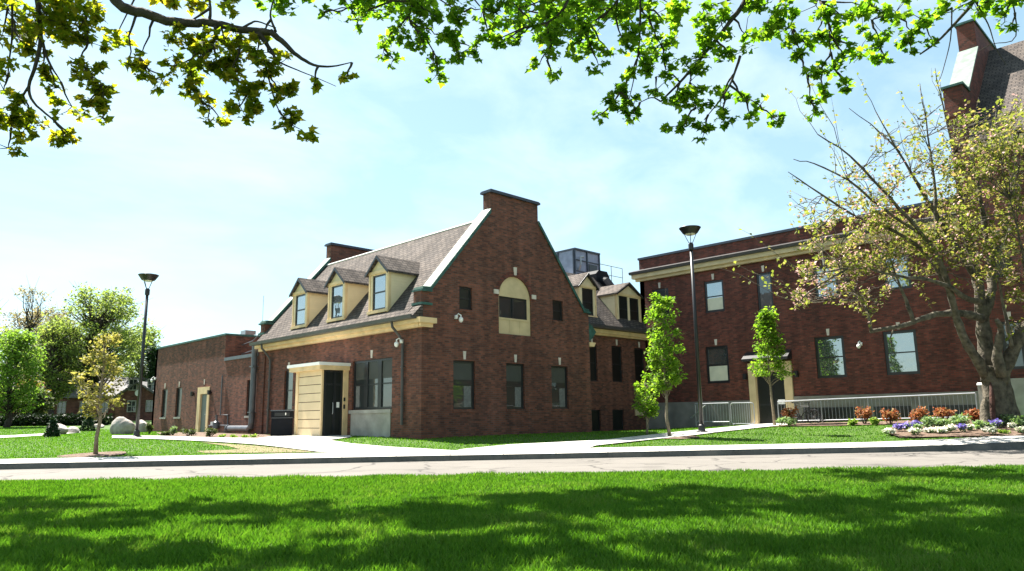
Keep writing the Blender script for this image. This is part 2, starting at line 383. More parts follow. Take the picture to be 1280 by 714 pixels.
# ------------------------------------------------------------------ object helpers
ORG = {}
def thing(name, label, cat, loc=(0, 0, 0), group=None, rotz=0.0):
    o = bpy.data.objects.new(name, None); COL.objects.link(o)
    o.empty_display_size = .3
    o.location = [float(v) for v in loc]; o.rotation_euler = (0, 0, rotz)
    o['label'] = label; o['category'] = cat
    if group: o['group'] = group
    ORG[o.name] = np.array(loc, float)
    return o
def tag(o, label, cat, group=None):
    o['label'] = label; o['category'] = cat
    if group: o['group'] = group
    return o
def link(name, me, mt, parent=None, label=None):
    for x in (mt if isinstance(mt, (list, tuple)) else [mt]): me.materials.append(x)
    o = bpy.data.objects.new(name, me); COL.objects.link(o)
    if parent is not None:
        o.parent = parent
        ORG[o.name] = ORG.get(parent.name, np.zeros(3))
    if label: o['label'] = label
    return o
class MB:
    def __init__(s): s.v, s.f, s.mi = [], [], []
    def add(s, vs, fs, mi=0):
        k = len(s.v); s.v += [tuple(map(float, p)) for p in vs]; s.f += [tuple(i + k for i in f) for f in fs]; s.mi += [mi] * len(fs)
        return s
    def box(s, x0, x1, y0, y1, z0, z1, mi=0):
        x0, x1 = min(x0, x1), max(x0, x1); y0, y1 = min(y0, y1), max(y0, y1); z0, z1 = min(z0, z1), max(z0, z1)
        return s.add([(x0, y0, z0), (x1, y0, z0), (x1, y1, z0), (x0, y1, z0), (x0, y0, z1), (x1, y0, z1), (x1, y1, z1), (x0, y1, z1)],
                     [(0, 3, 2, 1), (4, 5, 6, 7), (0, 1, 5, 4), (1, 2, 6, 5), (2, 3, 7, 6), (3, 0, 4, 7)], mi)
    def prism(s, poly, fn, d0, d1, mi=0):
        """poly of (a,z) swept from depth d0 to d1 through fn(a,depth,z)"""
        n = len(poly)
        vs = [fn(a, d0, z) for a, z in poly] + [fn(a, d1, z) for a, z in poly]
        tr = tessellate_polygon([[Vector((a, z, 0)) for a, z in poly]])
        fs = [tuple(t) for t in tr] + [tuple(i + n for i in reversed(t)) for t in tr]
        fs += [(i, (i + 1) % n, (i + 1) % n + n, i + n) for i in range(n)]
        return s.add(vs, fs, mi)
    def wall(s, fn, outer, holes, rev=.14, mi=0):
        """flat wall with openings whose reveals run inwards"""
        loops = [outer] + holes
        flat = [p for lp in loops for p in lp]
        tr = tessellate_polygon([[Vector((a, z, 0)) for a, z in lp] for lp in loops])
        s.add([fn(a, 0, z) for a, z in flat], [tuple(t) for t in tr], mi)
        for lp in holes:
            n = len(lp)
            s.add([fn(a, 0, z) for a, z in lp] + [fn(a, rev, z) for a, z in lp], [(i, (i + 1) % n, (i + 1) % n + n, i + n) for i in range(n)], mi)
        return s
    def tube(s, pts, rad, n=8, mi=0, cap=True):
        P = [np.array(p, float) for p in pts]
        R = list(rad) if hasattr(rad, '__len__') else [rad] * len(P)
        vs, fs = [], []
        t0 = P[1] - P[0]; t0 = t0 / (np.linalg.norm(t0) + 1e-9)
        ref = np.array([0, 0, 1.0]) if abs(t0[2]) < .9 else np.array([1.0, 0, 0])
        a = np.cross(t0, ref); a /= np.linalg.norm(a)
        for i, p in enumerate(P):
            t = P[min(i + 1, len(P) - 1)] - P[max(i - 1, 0)]; t = t / (np.linalg.norm(t) + 1e-9)
            a = a - t * (a @ t); a /= (np.linalg.norm(a) + 1e-9); b = np.cross(t, a)
            for k in range(n):
                th = 2 * math.pi * k / n
                vs.append(p + R[i] * (math.cos(th) * a + math.sin(th) * b))
        for i in range(len(P) - 1):
            for k in range(n):
                fs.append((i * n + k, i * n + (k + 1) % n, (i + 1) * n + (k + 1) % n, (i + 1) * n + k))
        if cap:
            fs.append(tuple(reversed(range(n)))); fs.append(tuple((len(P) - 1) * n + k for k in range(n)))
        return s.add(vs, fs, mi)
    def lathe(s, prof, c, n=16, mi=0):
        vs, fs = [], []
        for r, z in prof:
            for k in range(n):
                th = 2 * math.pi * k / n; vs.append((c[0] + r * math.cos(th), c[1] + r * math.sin(th), c[2] + z))
        for i in range(len(prof) - 1):
            for k in range(n): fs.append((i * n + k, i * n + (k + 1) % n, (i + 1) * n + (k + 1) % n, (i + 1) * n + k))
        fs.append(tuple(reversed(range(n)))); fs.append(tuple((len(prof) - 1) * n + k for k in range(n)))
        return s.add(vs, fs, mi)
    def build(s, name, mt, parent=None, smooth=False, label=None):
        me = bpy.data.meshes.new(name)
        org = ORG.get(parent.name, np.zeros(3)) if parent is not None else np.zeros(3)
        me.from_pydata([tuple(np.array(v) - org) for v in s.v], [], s.f)
        me.polygons.foreach_set('material_index', s.mi)
        if smooth: me.polygons.foreach_set('use_smooth', [True] * len(me.polygons))
        bm = bmesh.new(); bm.from_mesh(me); bmesh.ops.recalc_face_normals(bm, faces=bm.faces); bm.to_mesh(me); bm.free()
        return link(name, me, mt, parent, label)
def np_mesh(name, V, k, mt, parent=None, label=None, smooth=False, org=None):
    """mesh of equal k-gons: V is (n, k, 3)"""
    n = len(V); V = np.asarray(V, np.float32).reshape(-1, 3).copy()
    if org is None: org = ORG.get(parent.name, np.zeros(3)) if parent is not None else np.zeros(3)
    V -= np.asarray(org, np.float32)
    me = bpy.data.meshes.new(name)
    me.vertices.add(len(V)); me.vertices.foreach_set('co', V.ravel())
    me.loops.add(len(V)); me.loops.foreach_set('vertex_index', np.arange(len(V), dtype=np.int32))
    me.polygons.add(n); me.polygons.foreach_set('loop_start', np.arange(n, dtype=np.int32) * k)
    me.update(calc_edges=True)
    return link(name, me, mt, parent, label)
def structure(name, o):
    o['kind'] = 'structure'; return o
def clone(root, loc=None, label=None, rotz=None, group=None, scale=None):
    r = root.copy(); COL.objects.link(r)
    if loc is not None: r.location = [float(v) for v in loc]
    if label: r['label'] = label
    if group: r['group'] = group
    if rotz is not None: r.rotation_euler = (0, 0, rotz)
    if scale: r.scale = (scale,) * 3 if not hasattr(scale, '__len__') else scale
    for ch in list(root.children):
        c = ch.copy(); COL.objects.link(c); c.parent = r
        for g in list(ch.children):
            q = g.copy(); COL.objects.link(q); q.parent = c
    return r

# ------------------------------------------------------------------ leaves and branches
LEAF4 = np.array([(0, 0, 0), (.32, .45, .06), (0, 1, -.05), (-.32, .45, .06)])
MAPLE = np.array([(0, 0, 0), (.2, .02, .02), (.42, -.04, .1), (.36, .2, .06), (.55, .52, .14), (.3, .52, .06), (0, 1, -.12), (-.3, .52, .06), (-.55, .52, .14), (-.36, .2, .06), (-.42, -.04, .1), (-.2, .02, .02)])
def leaves(P, size, shape=LEAF4, flat=.5, droop=.3, sd=None):
    """one leaf polygon at every point; flat: 0 = any way up, 1 = lying level"""
    r = sd if sd is not None else rng
    n = len(P)
    nrm = r.normal(size=(n, 3)); nrm /= np.linalg.norm(nrm, axis=1)[:, None]
    nrm[:, 2] = np.abs(nrm[:, 2]); nrm = nrm * (1 - flat) + np.array([0, 0, 1.0]) * flat
    nrm /= np.linalg.norm(nrm, axis=1)[:, None]
    d = r.normal(size=(n, 3)); d[:, 2] -= droop
    d -= nrm * (d * nrm).sum(1)[:, None]; d /= np.linalg.norm(d, axis=1)[:, None] + 1e-9
    a = np.cross(d, nrm)
    sz = size * r.uniform(.45, 1.35, n)
    S = shape
    V = P[:, None] + sz[:, None, None] * (S[None, :, 0, None] * a[:, None] + S[None, :, 1, None] * d[:, None] + S[None, :, 2, None] * nrm[:, None])
    return V
def blob(c, rad, n, r=None):
    r = r or rng
    g = r.normal(size=(n, 3)); g /= np.linalg.norm(g, axis=1)[:, None]
    return np.asarray(c) + g * (r.uniform(0, 1, n) ** .5)[:, None] * np.asarray(rad)
def wob(p, q, k=5, amp=.1, sag=0.0, r=None):
    """a crooked line from p to q"""
    r = r or rng
    p, q = np.array(p, float), np.array(q, float); L = np.linalg.norm(q - p)
    out = []
    for i in range(k + 1):
        t = i / k; x = p * (1 - t) + q * t
        if 0 < i < k: x = x + r.normal(size=3) * amp * L * .5
        x[2] += sag * L * 4 * t * (1 - t); out.append(x)
    return out
def smooth(P, sub=4):
    """a smooth curve through the points"""
    P = [np.array(p, float) for p in P]; A = [2 * P[0] - P[1]] + P + [2 * P[-1] - P[-2]]; out = []
    for i in range(1, len(A) - 2):
        a, b, c, d = A[i - 1:i + 3]
        for j in range(sub):
            t = j / sub
            out.append(.5 * (2 * b + (c - a) * t + (2 * a - 5 * b + 4 * c - d) * t * t + (3 * b - a - 3 * c + d) * t ** 3))
    out.append(P[-1]); return out
def tree(name, label, base, height, crown_z, radius, nclump, per, leaf, lm, bark='bark', tr=.2, group=None, clump=.35, shape=LEAF4, profile=None, seed=1, flat=.3, trunk_top=.75, lean=(0, 0), cat='tree'):
    """trunk with limbs up to leaf clumps spread through the crown's volume"""
    r = np.random.default_rng(seed)
    base = np.array(base, float)
    t = thing(name, label, cat, base, group)
    top = base + np.array([lean[0], lean[1], height])
    profile = profile or (lambda f: math.sin(math.pi * min(1, max(0, .12 + .8 * f))) ** .6)
    mb = MB()
    tp = [base + (top - base) * f * trunk_top + np.array([*(r.normal(size=2) * .012 * height), 0]) * (f > 0) for f in (0, .15, .3, .5, .7, .85, 1)]
    mb.tube(tp, [tr * 1.25, tr, tr * .9, tr * .75, tr * .55, tr * .38, tr * .2], 9)
    Ps = []
    for i in range(nclump):
        f = r.uniform(0, 1); rr = radius * profile(f)
        th = r.uniform(0, 2 * math.pi); q = rr * r.uniform(.15, 1) ** .55
        z = crown_z + (height - crown_z) * f
        c = base + np.array([lean[0] * z / height + q * math.cos(th), lean[1] * z / height + q * math.sin(th), z])
        zz = max(.3 * crown_z, min(trunk_top * height * .97, z - q * r.uniform(.5, 1.0)))
        k = zz / (trunk_top * height) * 6; j = min(5, int(k)); st = tp[j] + (tp[j + 1] - tp[j]) * (k - j)
        mb.tube(wob(st, c, 4, .09, .03, r), [tr * .3, tr * .24, tr * .17, tr * .1, tr * .04], 5)
        cr = clump * r.uniform(.6, 1.35)
        n = int(per * r.uniform(.6, 1.4))
        Ps.append(blob(c, (cr, cr, cr * .75), n, r))
        for _ in range(2):
            mb.tube(wob(c - (c - st) * .3, c + r.normal(size=3) * cr * .8, 2, .1, 0, r), [tr * .08, tr * .05, tr * .02], 4)
    mb.build('trunk', M[bark], t, smooth=True)
    V = leaves(np.concatenate(Ps), leaf, shape, flat, sd=r)
    np_mesh('crown', V, len(shape), lm, t)
    return t

# ------------------------------------------------------------------ the ground
def inpoly(P, poly):
    x, y = P[:, 0], P[:, 1]; ins = np.zeros(len(P), bool); n = len(poly); j = n - 1
    for i in range(n):
        xi, yi = poly[i]; xj, yj = poly[j]
        c = ((yi > y) != (yj > y)) & (x < (xj - xi) * (y - yi) / (yj - yi + 1e-12) + xi)
        ins ^= c; j = i
    return ins
def drape(name, poly, mt, lift, step=.7, zfn=None):
    """sheet lying on the ground inside a polygon"""
    zfn = zfn or ground
    B = []
    for i in range(len(poly)):
        p, q = np.array(poly[i][:2]), np.array(poly[(i + 1) % len(poly)][:2])
        k = max(1, int(np.linalg.norm(q - p) / step))
        B += [p + (q - p) * j / k for j in range(k)]
    B = np.array(B)
    gx, gy = np.meshgrid(np.arange(B[:, 0].min(), B[:, 0].max(), step), np.arange(B[:, 1].min(), B[:, 1].max(), step))
    I = np.stack([gx.ravel(), gy.ravel()], 1)
    I = I[inpoly(I, B)]
    if len(I):
        dm = np.sqrt(((I[:, None] - B[None]) ** 2).sum(-1)).min(1); I = I[dm > step * .3]
    A = np.concatenate([B, I]) if len(I) else B
    out = delaunay_2d_cdt([Vector(p) for p in A], [], [list(range(len(B)))], 1, 1e-5)
    vs = np.array([(p.x, p.y) for p in out[0]])
    z = zfn(vs[:, 0], vs[:, 1]) + lift
    mb = MB(); mb.add([(x, y, zz) for (x, y), zz in zip(vs, z)], [tuple(f) for f in out[2]])
    return structure(name, mb.build(name, mt, None, smooth=True))

tg = np.unique(np.concatenate([np.linspace(-60, 0, 9), np.linspace(0, KT + .1, 12), np.linspace(KT + .101, 60, 78), np.linspace(60, 130, 30), np.linspace(130, 500, 20), [800, 1500, 3000]]))
sg = np.unique(np.concatenate([-np.geomspace(60, 3000, 14), np.linspace(-60, 45, 150), np.geomspace(45, 3000, 14)]))
T_, S_ = np.meshgrid(tg, sg, indexing='ij')
gx, gy = ds2w(T_ + KS * S_, S_)
gz = np.where(T_ > KT + .1005, hz(gx, gy), ZROAD - .02)
nT, nS = T_.shape
mb = MB()
mb.add(np.stack([gx.ravel(), gy.ravel(), gz.ravel()], 1), [(i * nS + j, i * nS + j + 1, (i + 1) * nS + j + 1, (i + 1) * nS + j) for i in range(nT - 1) for j in range(nS - 1)])
structure('ground', mb.build('ground', M['turf'], None, smooth=True))
# road, kerb, pavement
def strip(name, rows, mt, s0=-90, s1=90, ns=90, smooth=False):
    """rows: functions s -> (d, z); joined along s"""
    mb = MB(); ss = np.linspace(s0, s1, ns)
    vs = []
    for f in rows:
        for s in ss:
            d, z = f(s); x, y = ds2w(d, s)
            vs.append((x, y, z if z is not None else 0))
    k = len(ss)
    mb.add(vs, [(i * k + j, i * k + j + 1, (i + 1) * k + j + 1, (i + 1) * k + j) for i in range(len(rows) - 1) for j in range(k - 1)])
    return structure(name, mb.build(name, mt, None, smooth=smooth))
kd = lambda s, o=0.0: KT + o + KS * s
def gzs(s, o):
    x, y = ds2w(kd(s, o), s); return float(hz(np.array([x]), np.array([y]))[0])
strip('road', [lambda s: (LAWN_D - .35, ZROAD - .012), lambda s: (LAWN_D + 1.5, ZROAD + .02), lambda s: (kd(s, -.6), ZROAD), lambda s: (kd(s, .02), ZROAD - .005)], M['asphalt'])
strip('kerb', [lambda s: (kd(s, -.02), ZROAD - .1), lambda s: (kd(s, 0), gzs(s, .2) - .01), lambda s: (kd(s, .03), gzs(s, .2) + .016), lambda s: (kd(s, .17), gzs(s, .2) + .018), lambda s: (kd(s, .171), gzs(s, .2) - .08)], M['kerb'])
SWB = 1.35
strip('pavement', [lambda s: (kd(s, .012), gzs(s, .2) + .024), lambda s: (kd(s, .175), gzs(s, .2) + .034), lambda s: (kd(s, .7), gzs(s, .7) + .034), lambda s: (kd(s, SWB), gzs(s, SWB) + .03)], M['concrete'])
def gpoly(px): return [tuple(gp(x, y)[:2]) for x, y in px]
path_entry = gpoly([(395, 566), (320, 557), (250, 552.5), (185, 549.5), (140, 548.5), (140, 545.5), (200, 546), (280, 548.5), (322, 549), (345, 546), (368, 545), (400, 546), (437, 545.5), (440, 547.5), (410, 551.5), (440, 556), (485, 560), (560, 564.3), (590, 566), (560, 570.5), (480, 570.5)])
path_door = gpoly([(560, 570), (575, 563.7), (640, 557.2), (700, 554.3), (760, 551), (800, 546.5), (880, 538), (935, 532.5), (945, 529.5), (985, 529.5), (985, 532), (952, 535.3), (905, 540.5), (870, 545), (800, 552.5), (745, 558.5), (735, 562), (700, 566)])
path_far = gpoly([(-60, 551), (20, 547), (60, 544.5), (100, 541.2), (100, 540), (60, 542.3), (20, 544.5), (-60, 548)])
CONC = [path_entry, path_door, path_far]
drape('path', path_entry, M['concrete'], .042)
drape('entrance_path', path_door, M['concrete'], .047)
drape('far_path', path_far, M['concrete'], .03)
bed_right = gpoly([(1103, 541), (1125, 548.5), (1180, 547.5), (1290, 546), (1330, 540), (1310, 526), (1230, 525), (1190, 527), (1150, 531), (1112, 536)])
bed_fence = gpoly([(948, 534.5), (1040, 533.2), (1110, 531.5), (1150, 531.5), (1190, 527.5), (1190, 524.5), (1100, 527.8), (985, 530.5)])
bed_left = gpoly([(205, 546), (280, 548.3), (322, 549), (341, 545.5), (330, 544), (246, 541), (195, 541.5)])
BEDS = [bed_right, bed_fence, bed_left]
for pl_, lf_, st_ in ((bed_right, .05, .4), (bed_fence, .04, .5), (bed_left, .035, .5)): drape('mulch', pl_, M['mulch'], lf_, st_)['kind'] = 'stuff'
def ring(px, py, r):
    c = gp(px, py); return [(c[0] + r * math.cos(a) * (1 + .12 * math.sin(3 * a + px)), c[1] + r * math.sin(a) * (1 + .1 * math.cos(2 * a + px))) for a in np.linspace(0, 2 * math.pi, 22)[:-1]]
RINGS = [ring(119, 569.5, .9), ring(842, 547.5, .95), ring(968, 533.2, .6)]
for rg in RINGS: drape('mulch', rg, M['mulch'], .035, .3)['kind'] = 'stuff'
soil_a = gpoly([(250, 553.6), (320, 558), (394, 565.5), (370, 566.5), (330, 566.8), (255, 567), (245, 564.5), (300, 562.5), (285, 558.5)])
drape('dirt', soil_a, M['soil'], .02, .5)['kind'] = 'stuff'

# ------------------------------------------------------------------ grass (nobody could count it)
def blades(P, z, h, w, r):
    n = len(P)
    th = r.uniform(0, 2 * math.pi, n); ln = r.uniform(.1, .75, n) * h; lt = r.uniform(0, 2 * math.pi, n)
    base = np.stack([P[:, 0], P[:, 1], z - .005], 1)
    a = np.stack([np.cos(th), np.sin(th), np.zeros(n)], 1) * (w / 2)[:, None]
    tip = base + np.stack([np.cos(lt) * ln, np.sin(lt) * ln, h], 1)
    mid = base + np.stack([np.cos(lt) * ln * .3, np.sin(lt) * ln * .3, h * .55], 1)
    return np.stack([base - a, base + a, mid + a * .8, tip, mid - a * .8], 1)
r = np.random.default_rng(3)
N = 330000
d = 4.6 + (LAWN_D + .1 - 4.6) * r.uniform(0, 1, N) ** 1.05
s = r.uniform(-1, 1, N) * (d * .74 + .8)
gxs, gys = ds2w(d, s)
lump = .5 + .5 * np.sin(gxs * 2.1 + 1.3 * np.sin(gys * 1.7)) * np.sin(gys * 2.6 + 1.1 * np.sin(gxs * 1.9))
h = (.05 + .045 * lump) * r.uniform(.55, 1.35, N)
V = blades(np.stack([gxs, gys], 1), np.full(N, ZROAD - .02), h, (.0045 + .0011 * d) * r.uniform(.7, 1.3, N), r)
g1 = np_mesh('lawn_grass', V, 5, M['blade']); g1['kind'] = 'stuff'
N = 200000
d = 21.5 + 40 * r.uniform(0, 1, N) ** 1.4
s = r.uniform(-1, 1, N) * (d * .74 + .8)
P = np.stack(ds2w(d, s), 1)
keep = (d - KS * s) > KT + SWB + .02
for pl in CONC + BEDS + RINGS: keep &= ~inpoly(P, np.array(pl))
keep &= ~(inpoly(P, np.array(soil_a)) & (r.uniform(size=N) < .5))
keep &= ~((P[:, 0] > 0) & (P[:, 0] < 9.6) & (P[:, 1] > 0)) & ~((P[:, 0] >= 9.6) & (P[:, 1] > 3)) & ~(P[:, 0] > 18.2)
P, d = P[keep], d[keep]; N = len(P)
V = blades(P, hz(P[:, 0], P[:, 1]), .045 * r.uniform(.5, 1.3, N), .0011 * d * r.uniform(.7, 1.3, N), r)
g2 = np_mesh('back_lawn_grass', V, 5, M['blade']); g2['kind'] = 'stuff'

# ------------------------------------------------------------------ building parts
def FU(c): return lambda a, dep, z: (c + dep, a, z)       # wall facing -x at x = c, a runs along y
def FV(c): return lambda a, dep, z: (a, c + dep, z)       # wall facing -y at y = c, a runs along x
def rect(a0, a1, z0, z1): return [(a0, z0), (a1, z0), (a1, z1), (a0, z1)]
def fbox(mb, fn, a0, a1, d0, d1, z0, z1, mi=0):
    p, q = fn(a0, d0, z0), fn(a1, d1, z1)
    return mb.box(p[0], q[0], p[1], q[1], p[2], q[2], mi)
def window(parent, fn, a0, a1, z0, z1, pane='glass', fr=.065, curtain=False, cols=1, rail=.5, dep=.08, sill=None, key=True, blind=None, mull=.09, name='window'):
    a0, a1 = min(a0, a1), max(a0, a1)
    mb = MB()
    fbox(mb, fn, a0, a0 + fr, dep, dep + .06, z0, z1); fbox(mb, fn, a1 - fr, a1, dep, dep + .06, z0, z1)
    fbox(mb, fn, a0 + fr, a1 - fr, dep + .001, dep + .059, z1 - fr, z1); fbox(mb, fn, a0 + fr, a1 - fr, dep + .001, dep + .059, z0, z0 + fr)
    w = (a1 - a0 - 2 * fr - (cols - 1) * mull) / cols
    xs = []
    for c in range(cols):
        x0 = a0 + fr + c * (w + mull); xs.append((x0, x0 + w))
        if c < cols - 1: fbox(mb, fn, x0 + w, x0 + w + mull, dep - .02, dep + .056, z0 + fr, z1 - fr)
        if rail:
            zr = z0 + (z1 - z0) * rail
            fbox(mb, fn, x0, x0 + w, dep + .008, dep + .052, zr - .028, zr + .028)
    o = mb.build(name, M['bronze'], parent)
    pm = MB()
    for x0, x1 in xs: fbox(pm, fn, x0 - .005, x1 + .005, dep + .03, dep + .036, z0 + fr - .005, z1 - fr + .005)
    pm.build('pane', M[pane], o)
    if blind:
        bm_ = MB()
        b0, b1 = blind
        for x0, x1 in xs: fbox(bm_, fn, x0, x1, dep + .026, dep + .0285, z0 + (z1 - z0) * b0 + .03, z0 + (z1 - z0) * b1 - .03)
        bm_.build('blind', M['blind'], o)
    if curtain:
        x0, x1 = xs[-1]; w_ = x1 - x0; zm = z0 + (z1 - z0) * (rail or .5)
        cm = MB(); nseg = 7
        for i in range(nseg):      # hanging folds
            a, b = x0 + w_ * (.56 + .38 * i / nseg), x0 + w_ * (.56 + .38 * (i + 1) / nseg)
            fbox(cm, fn, a, b, dep + .024 + .003 * (i % 2), dep + .0285, z0 + fr + .01, zm - .03)
        cm.build('curtain', M['curtain'], o)
        bl = MB()
        for x0, x1 in xs: fbox(bl, fn, x0 + .01, x1 - .01, dep + .027, dep + .0287, zm + .03 + (z1 - zm) * .18, z1 - fr - .002)
        bl.build('roller_shade', M['shade'], o)
    if sill:
        sm = MB(); fbox(sm, fn, a0 - .06, a1 + .06, -.05, dep, z0 - .1, z0 - .003); sm.build('sill', M[sill], o)
    if key:
        km = MB(); c = (a0 + a1) / 2; km.prism([(c - .05, z1 + .05), (c + .05, z1 + .05), (c + .075, z1 + .36), (c - .075, z1 + .36)], fn, -.025, .01)
        km.build('keystone', M['key'], o)
    return o
def camera_fixture(parent, p, dirv):
    """small white dome camera on a bent arm"""
    mb = MB(); p = np.array(p, float); d = np.array(dirv, float)
    mb.box(p[0] - .05, p[0] + .05, p[1] - .05, p[1] + .05, p[2] - .05, p[2] + .09)
    mb.tube([p + np.array([0, 0, .06]), p + d * .12 + np.array([0, 0, .14]), p + d * .24 + np.array([0, 0, .08]), p + d * .24 + np.array([0, 0, -.02])], .025, 6)
    mb.lathe([(.05, .0), (.085, -.05), (.085, -.12), (.05, -.18), (.01, -.2)], p + d * .24, 10)
    return mb.build('security_camera', M['white'], parent, smooth=True)

# ---- gabled brick wing at the centre
W, LEN = 9.6, 12.5
wing = thing('gabled_wing', 'gabled red brick building with cream dormers and arched cream window', 'building', (0, 0, 0))
gy_ = FV(0.0); gx_ = FU(0.0)
gable = [(0, -.3), (W, -.3), (W, 4.9), (W, 5.42), (9.3, 5.44), (6.33, 9.05), (6.33, 9.9), (3.5, 9.9), (3.5, 9.08), (.32, 5.44), (0, 5.42)]
arch = [(3.9, 4.06), (5.8, 4.06), (5.8, 5.55)] + [(4.85 + .95 * math.cos(t), 5.55 + .95 * math.sin(t)) for t in np.linspace(0, math.pi, 15)[1:-1]] + [(3.9, 5.55)]
gw = [(1.50, 2.60), (4.28, 5.33), (6.98, 8.06)]
sw = [(1.8, 2.47), (7.16, 7.85)]
h_front = [rect(a, b, 1.04, 2.88) for a, b in gw] + [rect(a, b, 4.86, 5.76) for a, b in sw] + [arch]
mb = MB()
mb.wall(gy_, gable, h_front, .2)
n_ = len(gable)
mb.add([gy_(a, .002, z) for a, z in gable] + [gy_(a, .45, z) for a, z in gable], [(i, (i + 1) % n_, (i + 1) % n_ + n_, i + n_) for i in range(n_)])
tr_ = tessellate_polygon([[Vector((a, z, 0)) for a, z in gable]])
mb.add([gy_(a, .45, z) for a, z in gable], [tuple(t) for t in tr_])
# side wall facing the lawn, the far gable
sidewins = [rect(9.5, 10.3, 1.15, 2.98), rect(1.82, 4.58, 1.1, 3.05)]
mb.wall(gx_, [(.451, -.3), (LEN - .001, -.3), (LEN - .001, 4.4), (.451, 4.4)], sidewins, .2)
mb.wall(FU(W), [(.451, -.4), (LEN - .001, -.4), (LEN - .001, 4.4), (.451, 4.4)], [], .1)
farg = [(a, z) for a, z in gable]
mb.prism(farg, FV(LEN), 0, .45)
mb.box(-.05, .4, -.004, .454, 4.95, 5.37)      # kneeler block
mb.build('wall', M['brick'], wing)
for a, b in gw: window(wing, gy_, a, b, 1.04, 2.88, 'glass', rail=.5, fr=.075, curtain=True)
for a, b in sw: window(wing, gy_, a, b, 4.86, 5.76, 'glass_dim', fr=.07, key=False)
# brick sills under the ground-floor windows
mb = MB()
for a, b in gw: fbox(mb, gy_, a - .03, b + .03, -.03, .08, .93, 1.037)
for a, b in sw: fbox(mb, gy_, a - .03, b + .03, -.03, .08, 4.76, 4.857)
mb.build('brick_sill', M['brick'], wing)
# arched cream panel with a wide dark window
mb = MB()
mb.wall(gy_, arch, [rect(3.98, 5.62, 4.74, 5.62)], .05)
mb.v = [(x, y + .07, z) for x, y, z in mb.v]
for a in (4.55, 5.15): fbox(mb, gy_, a, a + .03, .055, .07, 4.14, 4.66)
fbox(mb, gy_, 3.95, 5.75, .045, .07, 4.66, 4.73)
mb.build('arched_panel', M['cream_pale'], wing)
window(wing, gy_, 3.98, 5.62, 4.74, 5.62, 'glass', fr=.05, cols=2, rail=None, dep=.1, key=False)
mb = MB()
for t in np.linspace(0, math.pi, 19)[:-1]:
    t2 = t + math.pi / 18 - .02
    q = [(4.85 + rr * math.cos(x), 5.55 + rr * math.sin(x)) for rr, x in ((.955, t), (1.16, t), (1.16, t2), (.955, t2))]
    mb.prism(q, gy_, -.012, .01)
mb.build('brick_arch', M['hall_brick'], wing)
mb = MB()
mb.prism([(4.79, 6.56), (4.91, 6.56), (4.94, 6.9), (4.76, 6.9)], gy_, -.05, .01)
for a in (3.62, 5.83): fbox(mb, gy_, a, a + .25, -.05, .01, 5.66, 5.84)
mb.build('keystone', M['key'], wing)
# copings
def coping(parent, fn, d0, d1, right=True):
    mb, ed = MB(), MB()
    runs = [[(.0, 5.45), (.34, 5.47), (3.48, 9.11)]]
    if right: runs.append([(W, 5.45), (9.26, 5.47), (6.35, 9.08)])
    for run in runs:
        for (a, z), (b, y) in zip(run[:-1], run[1:]):
            mb.prism([(a, z), (b, y), (b, y + .10), (a, z + .10)], fn, d0, d1)
            ed.prism([(a, z - .10), (b, y - .10), (b, y + .085), (a, z + .085)], fn, d0 - .03, d0 - .002)
            ed.prism([(a, z - .10), (b, y - .10), (b, y + .085), (a, z + .085)], fn, d1 + .002, d1 + .03)
    mb.build('coping', M['patina'], parent)
    fbox(ed, fn, -.09, .42, d0 - .05, d1 + .04, 5.37, 5.44); fbox(ed, fn, -.09, .42, d0 - .05, d1 + .04, 4.86, 4.95)
    fbox(ed, fn, W - .35, W + .1, d0 - .05, d1 + .04, 5.37, 5.44)
    ed.build('copper_edge', M['verdigris'], parent)
    cp = MB(); fbox(cp, fn, 3.42, 6.41, d0 - .06, d1 + .06, 9.9, 9.99); fbox(cp, fn, 3.46, 6.37, d0 - .03, d1 + .03, 9.99, 10.03)
    cp.build('chimney_cap', M['capmetal'], parent)
coping(wing, gy_, -.04, .49)
coping(wing, FV(LEN), -.04, .49)
# gable shoulders beside the eaves
mb = MB()
mb.prism([(W - .02, 4.05), (W + .3, 4.25), (W + .55, 4.55), (W + .3, 4.8), (W - .02, 4.95)], gy_, .02, .42)
mb.build('copper_bracket', M['verdigris'], wing)
mb = MB(); mb.prism([(W - .02, 3.85), (W + .3, 3.85), (W + .42, 4.04), (W - .02, 4.04)], gy_, -.05, .4); mb.build('eave_return', M['cream'], wing)
# roof
prof = [(-.5, 4.36), (-.46, 4.42), (3.3, 8.74), (6.3, 8.74), (W + .46, 4.42), (W + .5, 4.36), (W, 4.37), (0, 4.37)]
mb = MB(); mb.prism(prof, FV(0), .452, LEN - .002)
mb.build('roof', M['shingle'], wing)
mb = MB(); mb.tube([(3.3, .5, 8.76), (3.3, LEN, 8.76)], .045, 6); mb.build('ridge_strip', M['white'], wing)
# skirt roof corner beside the kneeler
mb = MB(); mb.prism([(-.5, 4.37), (-.46, 4.43), (-.0, 4.9), (-.0, 4.37)], FV(0), -.06, .45); mb.build('skirt_roof', M['shingle'], wing)
